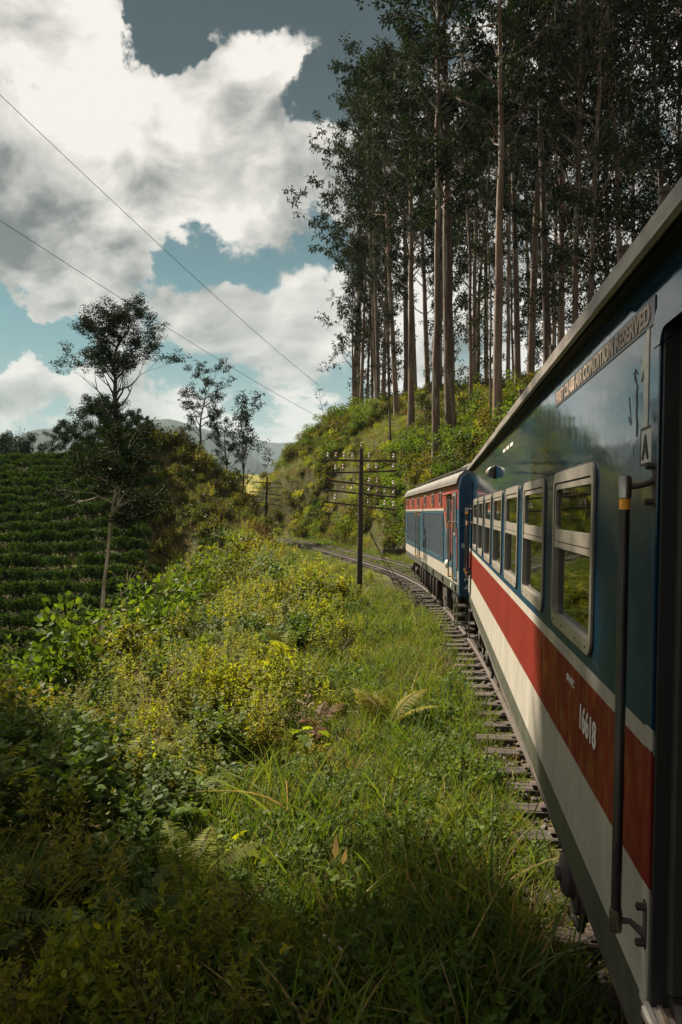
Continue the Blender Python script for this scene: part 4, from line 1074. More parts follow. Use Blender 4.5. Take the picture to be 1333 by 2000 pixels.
# ------------------------------------------------------------------ trees
def euc(seed, H=38.0, start=.42, nbr=26, blen=5.0, leaves=46, r0=.29, wob=.16):
    rng = np.random.default_rng(seed); mb = MB(); tips = []
    pts = []; n = 14; x = y = 0.0
    for i in range(n):
        t_ = i / (n - 1); x += rng.normal(0, wob); y += rng.normal(0, wob)
        pts.append(Vector((x * t_, y * t_, H * .96 * t_ - (.6 if i == 0 else 0))))
    rs = [r0 * ((1 - i / (n - 1)) ** .75) + .05 + (.10 if i == 0 else 0) for i in range(n)]
    mb.tube(pts, rs, 9)
    def at(t_):
        f = t_ * (n - 1); i = min(n - 2, int(f)); return pts[i].lerp(pts[i + 1], f - i)
    for k in range(nbr):
        t_ = start + (1 - start) * (k + rng.uniform(0, 1)) / nbr
        az = k * 2.4 + rng.uniform(-.5, .5); el = R(rng.uniform(18, 55) + 20 * max(0, t_ - .8) / .2)
        shape = (0.50 + .65 * math.sin(math.pi * min(1, max(0, (t_ - start) / (1.02 - start)) * .85 + .12)))
        ln = blen * shape * rng.uniform(.6, 1.2) * .62
        grow(rng, at(min(.995, t_)), (math.cos(az) * math.cos(el), math.sin(az) * math.cos(el), math.sin(el)), ln, .085, 2 if ln > 2.0 else 1, mb, tips, .75, .18, 3, 4, .16)
    tips.append((pts[-1], Vector((0, 0, 1)), 2.0))
    tips = [q_ for q_ in tips if rng.random() < .74]
    lb = LB(); clumps(lb, tips, rng, leaves * .68, .54, .62, .37, .14, LEAF_DIA, .45)
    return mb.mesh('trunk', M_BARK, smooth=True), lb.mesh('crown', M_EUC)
EUC = [euc(1), euc(2, start=.36, nbr=30, blen=5.5), euc(3, start=.5, nbr=22, blen=5.6), euc(4, start=.20, nbr=34, blen=4.2, leaves=34, r0=.24, wob=.2),
       euc(5, start=.26, nbr=34, blen=4.6, leaves=34, r0=.27), euc(6, start=.14, nbr=30, blen=3.2, leaves=26, r0=.17, wob=.25),
       euc(7, start=.12, nbr=46, blen=5.2, leaves=30, r0=.22), euc(8, start=.16, nbr=42, blen=5.8, leaves=28, r0=.20)]
def place(name, meshes, loc, scl, rz, label, cat, group=None, lean=(0, 0), sxy=1.0):
    t_ = empty(name, loc, (lean[0], lean[1], rz)); t_.scale = (scl * sxy, scl * sxy, scl)
    for nm, me in zip(('trunk', 'crown'), meshes): obj(nm, me, t_)
    tag(t_, label, cat, group); return t_
def euc_at(px, base_y, top_y, k, label, D=None, sxy=1.0, lean=(0, 0), group=None):
    if D is None: b_, D = hit(px, base_y, 40)
    else:
        b_ = P(px, 1000, D); b_.z = ground(b_.x, b_.y)
    H = CAM.z + (1000 - top_y) / F * D - b_.z
    place('eucalyptus_tree', EUC[k], (b_.x, b_.y, b_.z - .2), H / 38.0, random.uniform(0, 6.28), label, 'tree', group, lean if lean != (0, 0) else (random.gauss(0, .018), random.gauss(0, .018)), sxy)
for a in [(853, 926, -90, 2, 'dark reddish eucalyptus trunk rising just behind the power car roof', None, .95),
          (881, 872, -150, 0, 'stoutest pale eucalyptus trunk on the bank above the power car', None, 1.25),
          (973, 848, -190, 2, 'tall straight eucalyptus with bare brown trunk close to the coach roof', None, 1.05),
          (803, 836, 40, 1, 'eucalyptus with orange-brown trunk halfway down the slope, left of the power car', None, .95),
          (776, 812, 120, 0, 'dark-barked eucalyptus at the slope top above the telegraph pole', None, .9),
          (763, 874, 430, 5, 'thin sapling trunk standing directly behind the telegraph pole crossarms', None, .8),
          (737, 787, 170, 1, 'left one of the twin brown trunks on the hill crest', None, .8),
          (749, 785, 130, 4, 'right one of the twin brown trunks on the hill crest', None, .8),
          (706, 787, 250, 4, 'slender leafy eucalyptus at the left edge of the stand', None, .75),
          (717, 785, 330, 3, 'second slender eucalyptus from the left edge of the stand', None, .8),
          (690, 793, 440, 3, 'outermost low-branched eucalyptus overhanging the left slope', None, .8),
          (920, 803, 60, 5, 'thin pole-like eucalyptus between the pale and the bare brown trunks', None, .9),
          (957, 840, 250, 5, 'very thin sapling just left of the bare brown trunk by the coach', None, .7),
          (1012, 778, -60, 0, 'eucalyptus just right of the bare brown trunk, base hidden by coach roof', 68, .9),
          (1034, 770, -140, 1, 'eucalyptus over the middle of the coach roof', 64, 1.0),
          (1070, 760, -200, 2, 'eucalyptus above the sign end of the coach roof', 60, 1.0)]:
    euc_at(*a[:5], D=a[5], sxy=a[6])
euc_at(824, 930, 600, 5, 'thin leaning sapling low on the bank beside the power car', sxy=.6, lean=(0, R(-5)))
rr = random.Random(5)
for i in range(10):
    px = 1095 + i * 32 + rr.uniform(-10, 10)
    euc_at(px, 0, rr.uniform(-330, -120), rr.choice((6, 7, 1, 6)), 'dark eucalyptus crowded above the near coach roof', D=rr.uniform(46, 74), sxy=rr.uniform(.85, 1.05), group='eucalyptus crowded over the near coach roof')
for i in range(20):
    px = 690 + (i * 21 if i < 18 else 378 + (i - 18) * 30) + rr.uniform(-14, 14)
    D = rr.uniform(92, 150)
    euc_at(px, 0, rr.uniform(150, 420) - (px - 690) * .35, rr.choice((0, 2, 4, 5, 5, 2) if px < 1040 else (6, 7, 6, 4)), 'slim eucalyptus deep in the stand behind the crest', D=D, sxy=rr.uniform(.8, 1.0), group='eucalyptus deep in the stand')
def broad(seed, H, r0, crown_start, nb_main, depth, ln, leaves, crad, L, Wd, mat, bark, spread=.6, flat=.6, lean=(0, 0), up=.25, el=(25, 60), wob=.14):
    rng = np.random.default_rng(seed); mb = MB(); tips = []; n = 9; pts = []
    x = y = 0.0
    for i in range(n):
        t_ = i / (n - 1); x += rng.normal(0, .012 * H) + lean[0] * H / n; y += rng.normal(0, .012 * H) + lean[1] * H / n
        pts.append(Vector((x, y, H * .86 * t_ - (.5 if i == 0 else 0))))
    pts[0].x = pts[0].y = 0
    mb.tube(pts, [r0 * (1 - .8 * i / (n - 1)) + (r0 * .25 if i == 0 else 0) for i in range(n)], 8)
    for k in range(nb_main):
        t_ = crown_start + (1 - crown_start) * (k + rng.uniform(0, .9)) / nb_main
        f = min(.99, t_) * (n - 1); i = min(n - 2, int(f)); p = pts[i].lerp(pts[i + 1], f - i)
        az = k * 2.4 + rng.uniform(-.6, .6); e = R(rng.uniform(*el))
        grow(rng, p, (math.cos(az) * math.cos(e), math.sin(az) * math.cos(e), math.sin(e)), ln * rng.uniform(.7, 1.15) * (1.1 - .35 * t_), r0 * .38, depth, mb, tips, spread, up, 3, 4, wob)
    lb = LB(); clumps(lb, tips, rng, leaves, crad, flat, L, Wd, LEAF_DIA, .2)
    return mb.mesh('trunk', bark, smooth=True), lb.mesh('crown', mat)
def tree_at(px, base_y, top_y, meshes, Hm, label, name='hill_tree', D=None, sxy=1.0, rz=0.0, group=None, sink=.3):
    if D is None: b_, D = hit(px, base_y, 20)
    else: b_ = P(px, 1000, D); b_.z = ground(b_.x, b_.y)
    H = CAM.z + (1000 - top_y) / F * D - b_.z
    return place(name, meshes, (b_.x, b_.y, b_.z - sink), H / Hm, rz, label, 'tree', group, sxy=sxy)
BIG = broad(21, 20, .40, .34, 20, 3, 4.3, 27, .58, .27, .12, M_DTREE, M_BARKD, .6, .6, up=.38, el=(28, 64))
MED = broad(22, 14, .20, .34, 15, 2, 2.5, 26, .42, .24, .10, M_DTREE, M_BARKD, .6, .5, up=.2, el=(15, 50))
FORK = broad(23, 12, .13, .42, 10, 2, 2.4, 16, .36, .22, .10, M_DTREE, M_BARKD, .5, .5, up=.6, el=(45, 72))
LOW = broad(24, 8, .16, .12, 16, 2, 2.6, 54, .62, .22, .12, M_DTREE, M_BARKD, .7, .7, up=.15, el=(5, 50))
NEAR = broad(28, 11, .12, .72, 13, 2, 1.4, 46, .44, .13, .07, M_DTREE, M_BARKW, .75, .7, lean=(.035, .01), up=.2, el=(0, 50), wob=.22)
tree_at(237, 892, 612, BIG, 20, 'big dark spreading tree on the tea hill crest, tallest on the left', D=74, sxy=1.3, rz=.6)
tree_at(395, 893, 702, MED, 14, 'slender tree with airy oval crown right of the big dark tree', D=76, sxy=.95)
tree_at(438, 905, 800, MED, 14, 'lower thin tree half hidden beneath the airy oval tree', D=78, sxy=.9, rz=2.0, name='small_tree')
tree_at(470, 938, 792, FORK, 12, 'forked thin-stemmed tree at the right end of the knoll', D=78, sxy=1.0)
tree_at(128, 893, 828, LOW, 8, 'small bushy tree on the crest left of the big dark tree', D=73, sxy=.9, name='small_tree')
tree_at(278, 885, 815, LOW, 8, 'low dark tree under the right side of the big dark tree', D=68, sxy=1.0, rz=2, name='small_tree')
tree_at(190, 900, 785, LOW, 8, 'dense dark tree at the foot of the big crest tree', D=69, sxy=1.15, rz=1, name='small_tree')
tree_at(205, 900, 792, LOW, 8, 'dark leafy tree in front of the big crest tree trunk', D=61, sxy=.8, rz=3.1, name='small_tree')
tree_at(262, 890, 806, LOW, 8, 'dark leafy tree just right of the big crest tree trunk', D=62, sxy=.8, rz=4.1, name='small_tree')
tree_at(14, 905, 874, LOW, 8, 'leftmost tiny far tree above the tea rows', D=125, sxy=.8, name='small_tree')
tree_at(40, 905, 870, LOW, 8, 'tiny far tree second from the left above the tea rows', D=128, sxy=.8, rz=1.5, name='small_tree')
tree_at(200, 1262, 800, NEAR, 11, 'slim pale-barked tree leaning on the near slope before the tea', name='pale_tree', D=31, sxy=1.0, rz=0.0)
BARE = broad(26, 3.6, .055, .25, 9, 1, 1.0, 3, .15, .10, .05, M_BUSH, M_BARKW, .8, .5, up=.2, el=(0, 60), wob=.3)
tree_at(232, 1235, 1090, BARE, 3.6, 'bare crooked pale sapling right of the slim pale tree', name='bare_sapling', D=29, sxy=1.0)
SNAG = broad(27, 7, .05, .35, 9, 1, .8, 4, .16, .16, .07, M_DTREE, M_BARKD, .6, .5, lean=(-.12, 0), up=.2, el=(10, 60))
tree_at(635, 815, 742, SNAG, 7, 'thin half-bare sapling on the left brow of the wooded hill', name='bare_sapling', D=98)
# added trees, unseen left of the frame, put in to darken the foreground
SHADE = broad(31, 20, .45, .40, 15, 3, 4.6, 38, 1.0, .31, .19, M_DTREE, M_BARKD, .6, .7, up=.25, el=(10, 60))
for i, (x, y, zt, sx_) in enumerate(((-17.0, 11.4, 20.5, .52), (-14.5, 13.4, 22.0, .40), (-15.2, 6.4, 20.5, .62))):
    gz = ground(x, y)
    place('added_shade_tree', SHADE, (x, y, gz - .3), (zt - gz) / 20, i * 2.1, 'added unseen leafy tree left of the view, put in to shade the near bank', 'tree', 'added unseen trees shading the near bank', sxy=sx_)
# ------------------------------------------------------------------ ground cover prototypes (shared by the scatters)
def protocol(name, meshes):
    return [bpy.data.objects.new(name, me) for me in meshes]
def stems(rng, n, h, spread, lean):
    b = np.zeros((n, 3)); b[:, :2] = rng.normal(0, spread, (n, 2))
    d = np.stack([rng.normal(0, lean, n), rng.normal(0, lean, n), np.ones(n)], 1); d = unit(d)
    return b, d, h * rng.uniform(.6, 1.1, n)
def weed(seed, h=.8, n=7, per=26, L=.11, W_=.034, mat=None, flower=False, shape=LEAF_HEX, spread=.10, lean=.22):
    rng = np.random.default_rng(seed); lb = LB(); b, d, hh = stems(rng, n, h, spread, lean)
    for i in range(n):
        m = MB(); top = b[i] + d[i] * hh[i]
        lb.strips(b[i:i + 1], d[i:i + 1], np.array([[rng.normal(0, .1), rng.normal(0, .1), 0]]), hh[i], .012, mi=1, seg=3, rng=rng)
        t_ = rng.uniform(.12, 1.0, per) ** .8
        c = b[i] + d[i] * (hh[i] * t_)[:, None]
        az = rng.uniform(0, 6.28, per); el = rng.normal(.35, .35, per) + .5 * t_ ** 3
        dd = np.stack([np.cos(az) * np.cos(el), np.sin(az) * np.cos(el), np.sin(el)], 1)
        sd = np.stack([-np.sin(az), np.cos(az), rng.normal(0, .3, per)], 1)
        sz = (1.15 - .55 * t_) * rng.uniform(.7, 1.25, per)
        lb.polys(shape, c, dd, sd, L * sz, W_ * sz * 2, bend=.25, fold=.25, rng=rng)
        if flower:
            k = 14 if i % 2 else 0; off = rng.normal(0, .04, (k, 3)); off[:, 2] *= .25
            if k: lb.polys(LEAF_DIA, top + off, rdir(k, rng) + [0, 0, .6], rdir(k, rng), .022, .022, mi=2, rng=rng)
    return lb.mesh('weed', [mat or M_WEED, M_TWIG, M_FLOWER])
def bush(seed, h=1.2, r_=.8, n=620, L=.13, W_=.06, mat=None, shape=LEAF_HEX, twigs=18):
    rng = np.random.default_rng(seed); lb = LB()
    cen = rng.normal(0, 1, (9, 3)) * [r_ * .38, r_ * .38, h * .22] + [0, 0, h * .5]
    k = rng.integers(0, 9, n); off = rdir(n, rng) * (rng.random((n, 1)) ** .4) * rng.uniform(.28, .5, 9)[k][:, None] * r_
    c = cen[k] + off; c[:, 2] = np.abs(c[:, 2])
    lb.polys(shape, c, off + rdir(n, rng) * .35 + [0, 0, .12], rdir(n, rng), L * rng.uniform(.6, 1.3, n), W_ * rng.uniform(.6, 1.3, n) * 1.4, bend=.2, rng=rng)
    b = np.zeros((twigs, 3)); b[:, :2] = rng.normal(0, .1, (twigs, 2))
    lb.strips(b, np.stack([rng.normal(0, .5, twigs), rng.normal(0, .5, twigs), np.ones(twigs)], 1), rng.normal(0, .15, (twigs, 3)), h * .95, .014, mi=1, seg=3, rng=rng)
    return lb.mesh('bush', [mat or M_BUSH, M_TWIG])
def grass(seed, n=30, h=.34, W_=.015, spread=.09, mat=None, straw=.12, bend=.55, seg=4):
    rng = np.random.default_rng(seed); lb = LB()
    b = np.zeros((n, 3)); b[:, :2] = rng.normal(0, spread, (n, 2))
    az = rng.uniform(0, 6.28, n); o = np.stack([np.cos(az), np.sin(az), np.zeros(n)], 1)
    d = o * rng.uniform(.05, .55, n)[:, None] + [0, 0, 1]
    bv = o * rng.uniform(.0, bend, n)[:, None]; bv[:, 2] = -rng.uniform(0, bend * .6, n)
    k = int(n * (1 - straw)); hh = h * rng.uniform(.45, 1.2, n); ww = W_ * rng.uniform(.6, 1.3, n)
    lb.strips(b[:k], d[:k], bv[:k], hh[:k], ww[:k], 0, seg, rng)
    if k < n: lb.strips(b[k:], d[k:], bv[k:], hh[k:], ww[k:] * .8, 1, seg, rng)
    return lb.mesh('grass', [mat or M_GRASS, M_STRAW])
def fern_mesh(seed, n=7, L=.75, mat=None, pairs=20, upright=.9, wide=.16):
    rng = np.random.default_rng(seed); lb = LB()
    for i in range(n):
        az = rng.uniform(0, 6.28); o = np.array([math.cos(az), math.sin(az), 0.0]); ln = L * rng.uniform(.7, 1.15)
        d0 = o * rng.uniform(.25, .8) + np.array([0, 0, upright]); d0 /= np.linalg.norm(d0)
        bd = o * .35 + np.array([0, 0, -.42]); side = np.cross(d0, [0, 0, 1.0]); side /= np.linalg.norm(side)
        t_ = np.linspace(.12, .99, pairs); c = d0[None] * (ln * t_)[:, None] + bd[None] * (ln * t_ ** 2)[:, None]
        tan = unit(d0[None] + 2 * bd[None] * t_[:, None])
        lb.strips(np.zeros((1, 3)), d0[None], bd[None], ln, .010, 1, 6, rng)
        w_ = wide * ln / .75 * np.sin(np.pi * np.clip(t_ * .86 + .10, 0, 1)) ** .8
        for sg_ in (-1, 1):
            lb.polys(LEAF_LANCE, c, side[None] * sg_ + tan * .45 + rng.normal(0, .06, (pairs, 3)), tan, w_, .028 * ln / .75, bend=.22, rng=rng)
    return lb.mesh('fern', [mat or M_GREEN, M_TWIG])
def vine(seed, n=46, r_=.5, h=.45, L=.11, mat=None):
    rng = np.random.default_rng(seed); lb = LB()
    c = rng.normal(0, 1, (n, 3)) * [r_ * .5, r_ * .5, 0]; c[:, 2] = h * rng.uniform(.3, 1, n) * np.exp(-((c[:, 0] ** 2 + c[:, 1] ** 2) / r_ ** 2) * .5)
    az = rng.uniform(0, 6.28, n); dd = np.stack([np.cos(az), np.sin(az), rng.normal(-.25, .2, n)], 1)
    sd = np.stack([-np.sin(az), np.cos(az), rng.normal(0, .25, n)], 1)
    lb.polys(LEAF_LOBE, c, dd, sd, L * rng.uniform(.6, 1.4, n), L * 1.1 * rng.uniform(.7, 1.3, n), bend=.3, fold=.15, rng=rng)
    b = np.zeros((6, 3)); lb.strips(b, np.stack([rng.normal(0, 1, 6), rng.normal(0, 1, 6), np.ones(6)], 1), rng.normal(0, .3, (6, 3)), h, .008, 1, 3, rng)
    return lb.mesh('vine', [mat or M_VINE, M_TWIG])
def tea_bush(seed):
    rng = np.random.default_rng(seed); lb = LB(); n = 420
    a = rng.uniform(0, 6.28, n); q_ = np.sqrt(rng.random(n)); x = np.cos(a) * q_ * .62; y = np.sin(a) * q_ * .48
    z = .78 * (1 - .55 * q_ ** 3) * rng.uniform(.82, 1.06, n)
    side = rng.random(n) < .3; z = np.where(side, z * rng.uniform(.3, .9, n), z)
    lb.polys(LEAF_DIA, np.stack([x, y, z], 1), np.stack([np.cos(a) * .6, np.sin(a) * .6, rng.uniform(.1, 1, n)], 1) + rng.normal(0, .4, (n, 3)), rdir(n, rng), .17 * rng.uniform(.6, 1.2, n), .10 * rng.uniform(.7, 1.2, n), rng=rng)
    return lb.mesh('tea', [M_TEA])

def scatter(name, col, pts, yawr, tilt, scl, idx, label):
    n = len(pts)
    me = bpy.data.meshes.new(name); me.vertices.add(n); me.vertices.foreach_set('co', np.asarray(pts, np.float32).ravel())
    rot = np.stack([RNG.normal(0, tilt, n), RNG.normal(0, tilt, n), yawr], 1).astype(np.float32)
    a = me.attributes.new('rot', 'FLOAT_VECTOR', 'POINT'); a.data.foreach_set('vector', rot.ravel())
    a = me.attributes.new('scl', 'FLOAT', 'POINT'); a.data.foreach_set('value', np.asarray(scl, np.float32))
    a = me.attributes.new('idx', 'INT', 'POINT'); a.data.foreach_set('value', np.asarray(idx, np.int32))
    o = obj(name, me); tag(o, label, kind='stuff')
    ng = bpy.data.node_groups.new(name, 'GeometryNodeTree')
    ng.interface.new_socket('Geometry', in_out='INPUT', socket_type='NodeSocketGeometry')
    ng.interface.new_socket('Geometry', in_out='OUTPUT', socket_type='NodeSocketGeometry')
    g = NT(ng); gi = g.n('NodeGroupInput'); go = g.n('NodeGroupOutput')
    def attr(nm, ty):
        nd = g.n('GeometryNodeInputNamedAttribute', data_type=ty); nd.inputs['Name'].default_value = nm; return nd.outputs[0]
    ix = attr('idx', 'INT'); ro = attr('rot', 'FLOAT_VECTOR'); sc = attr('scl', 'FLOAT')
    jn = g.n('GeometryNodeJoinGeometry')
    for i, po in enumerate(col):
        if not (np.asarray(idx) == i).any(): continue
        oi = g.n('GeometryNodeObjectInfo', transform_space='ORIGINAL'); oi.inputs['Object'].default_value = po; oi.inputs['As Instance'].default_value = False
        cp = g.n('FunctionNodeCompare', data_type='INT', operation='EQUAL')
        si = [q_ for q_ in cp.inputs if q_.enabled and q_.type == 'INT']
        ng.links.new(ix, si[0]); si[1].default_value = i
        ip = g.n('GeometryNodeInstanceOnPoints', {'Points': gi.outputs[0], 'Selection': cp.outputs[0], 'Instance': oi.outputs['Geometry'], 'Rotation': ro, 'Scale': sc})
        ng.links.new(ip.outputs[0], jn.inputs[0])
    ng.links.new(jn.outputs[0], go.inputs[0])
    o.modifiers.new('scatter', 'NODES').node_group = ng
    return o
def pxof(x, y, z):
    dc = x * FWD.x + y * FWD.y; la = x * RGT.x + y * RGT.y
    dd = np.maximum(dc, .1)
    return 666.5 + F * la / dd, 1000 - F * (z - CAM.z) / dd, dc
def field(x0, x1, y0, y1, step, margin=160, top=260):
    gx_, gy_ = np.meshgrid(np.arange(x0, x1, step), np.arange(y0, y1, step))
    x = gx_.ravel() + RNG.uniform(-.5, .5, gx_.size) * step * 1.1; y = gy_.ravel() + RNG.uniform(-.5, .5, gx_.size) * step * 1.1
    z = terrain(x, y); a, b_, d = pxof(x, y, z)
    k = (d > 1.2) & (a > -margin) & (a < 1333 + margin) & (b_ < 2000 + top + 600 / np.maximum(d, 1))
    x, y, z, d = x[k], y[k], z[k], d[k]
    s, u = su(x, y)
    return x, y, z, d, s, u

PW = protocol('weed_plant', [weed(1, L=.13, W_=.020, per=34, shape=LEAF_LANCE), weed(2, h=1.0, n=8, L=.15, W_=.022, per=34, shape=LEAF_LANCE, lean=.16), weed(3, h=.65, n=9, L=.10, W_=.026), weed(4, h=.9, flower=True, mat=M_BUSH, L=.08, W_=.022), weed(5, h=.8, flower=True, L=.08, W_=.024),
                             weed(6, mat=M_GREEN, L=.13, W_=.05), weed(7, mat=M_GREEN, h=.6, n=9, L=.10), weed(8, mat=M_DRY, h=.6, n=6, per=20, L=.07, W_=.018),
                             bush(9, .8, .5, 420, .09, .035, M_WEED), bush(10, .9, .55, 420, .10, .045, M_BUSH), fern_mesh(11), fern_mesh(12, mat=M_DRY, n=5, L=.5, upright=.5), vine(13), vine(14, mat=M_GREEN, L=.14), grass(15, 40, .75, .014, .08, straw=.3), grass(18, 34, .95, .020, .10, M_REED, straw=.15, bend=.7, seg=6), weed(19, h=.9, n=7, per=8, L=.06, W_=.012, mat=M_STRAW, lean=.3), fern_mesh(20, mat=M_WEED, n=8, L=.85)])
PG = protocol('grass_tuft', [grass(1), grass(2, h=.28), grass(3, n=24, h=.52, W_=.017), grass(4, n=26, h=.22, straw=.3), grass(5, n=22, h=.42, straw=.5), weed(16, h=.28, n=6, per=11, L=.07, W_=.026, mat=M_GREEN), vine(17, n=20, r_=.25, h=.15, L=.06, mat=M_GREEN)])
PB = protocol('hill_bush', [bush(1, 1.5, 1.1, 640, .20, .09), bush(2, 1.2, 1.2, 640, .18, .08), bush(3, 2.0, 1.2, 760, .20, .09, M_GREEN), grass(4, 110, .7, .03, .45, M_DRY, straw=.5), bush(5, 1.7, 1.3, 700, .22, .10, M_BUSH),
                            grass(6, 90, 1.1, .03, .35, straw=.35), grass(7, 90, .8, .03, .4, straw=.15), bush(8, 1.0, 1.0, 520, .17, .07, M_WEED)])
PT = protocol('tea_plant', [tea_bush(1), tea_bush(2), tea_bush(3)])

# --- single plants that stand out in the foreground
EXC = []
def plant(name, me, px, py, label, cat, scl=1.0, rz=0.0, D=None, group=None, lift=0.0):
    b_, D = hit(px, py, 2.5, 60)
    EXC.append((b_.x, b_.y, scl))
    o = obj(name, me, None, (b_.x, b_.y, b_.z + lift), (0, 0, rz), scl); tag(o, label, cat, group); return o
REED = grass(61, 16, .95, .030, .10, M_REED, straw=.1, bend=.75, seg=7); REED2 = grass(62, 12, .8, .026, .12, M_REED, straw=.15, bend=.9, seg=7)
plant('reed_clump', REED, 560, 1600, 'pale broad-bladed grass clump in the middle foreground', 'grass clump', 1.35)
plant('reed_clump', REED2, 650, 1660, 'arching broad-bladed grass clump just right of the pale clump', 'grass clump', 1.25, 1.0)
plant('reed_clump', REED2, 470, 1560, 'smaller pale grass clump left of the middle foreground', 'grass clump', 1.15, 2.0)
plant('reed_clump', REED, 950, 1800, 'long green grass blades near the bogie', 'grass clump', 1.0, 2.2)
plant('reed_clump', REED, 1010, 1860, 'dark tall grass blades at the bottom right beside the track', 'grass clump', 1.0, .6)
plant('reed_clump', REED2, 20, 1400, 'pale arching grass at the left edge', 'grass clump', 1.0, .4)
plant('reed_clump', REED2, 375, 1180, 'silvery grass plume clump at the rim of the slope', 'grass clump', 1.3, .9)
FERN = [fern_mesh(71, 5, .8, M_WEED, 26, 1.3, .15), fern_mesh(72, 4, .7, M_GREEN, 26, 1.5, .14), fern_mesh(73, 5, .6, M_DRY, 22, .6, .15)]
plant('fern', FERN[0], 365, 1800, 'yellow-green upright fern in the lower left foreground', 'fern', 1.25)
plant('fern', FERN[1], 385, 1640, 'dark upright fern above the yellow-green fern', 'fern', 1.3)
plant('fern', FERN[1], 55, 1860, 'fern frond at the lower left edge', 'fern', 1.3, 1.0)
plant('fern', FERN[1], 140, 1920, 'low fern near the bottom left corner', 'fern', 1.25, 2.0)
plant('fern', FERN[2], 620, 1430, 'rust-red dried fern in the middle of the weeds', 'fern', 1.4)
plant('fern', FERN[2], 440, 1470, 'small rust-red dried fern left of the pale grass', 'fern', 1.25, 1.4)
plant('fern', FERN[2], 345, 1880, 'brown withered fern at the bottom of the bank', 'fern', 1.25, 2.4)
plant('fern', FERN[0], 560, 1300, 'arching green fern among the sunlit weeds', 'fern', 1.4, 2.4)
plant('fern', FERN[0], 760, 1440, 'pale fern at the edge of the trackside grass', 'fern', 1.3, .3)
b_, D_b = hit(660, 1960, 2.5, 30)
lg = MB().tube([(-.18, 0, .30), (0, .02, .27), (.16, .0, .22)], [.011, .013, .017], 8).mesh('fallen_stalk', M_BARKW, smooth=True)
o = obj('fallen_stalk', lg, None, b_, (0, .1, -.7)); tag(o, 'short pale broken stalk lying in the dark grass', 'stalk')
lb = LB(); lb.polys(LEAF_LANCE, np.array([[0, 0, .45], [.06, .02, .40]]), np.array([[.05, 0, 1], [.2, 0, .9]]), np.array([[1, 0, 0], [1, .2, 0.]]), np.array([.22, .16]), np.array([.06, .045]), rnd=np.array([.9, .8]))
lb.strips(np.zeros((2, 3)), np.array([[0, 0, 1.0], [.12, .04, 1]]), np.zeros((2, 3)), np.array([.5, .45]), .008, 0, 3)
plant('dry_leaf_sprig', lb.mesh('dry_leaf_sprig', [M_STRAW]), 655, 1790, 'pale pink-brown dry leaves standing in the dark foreground', 'dry sprig')
BIGV = [vine(81, 26, .45, .5, .20), vine(82, 20, .4, .45, .18, M_WEED)]
for i, (px, py, k, lab) in enumerate(((440, 1730, 1, 'broad yellowish lobed leaves in the lower middle foreground'), (200, 1700, 0, 'broad dark lobed vine leaves at the lower left'), (310, 1690, 0, 'lobed vine leaves between the ferns'), (90, 1620, 0, 'lobed vine leaves near the left edge'), (600, 1480, 1, 'light lobed leaves beside the red dried fern'))):
    plant('vine_plant', BIGV[k], px, py, lab, 'vine', .9, i * 1.3)

EX = np.array(EXC)
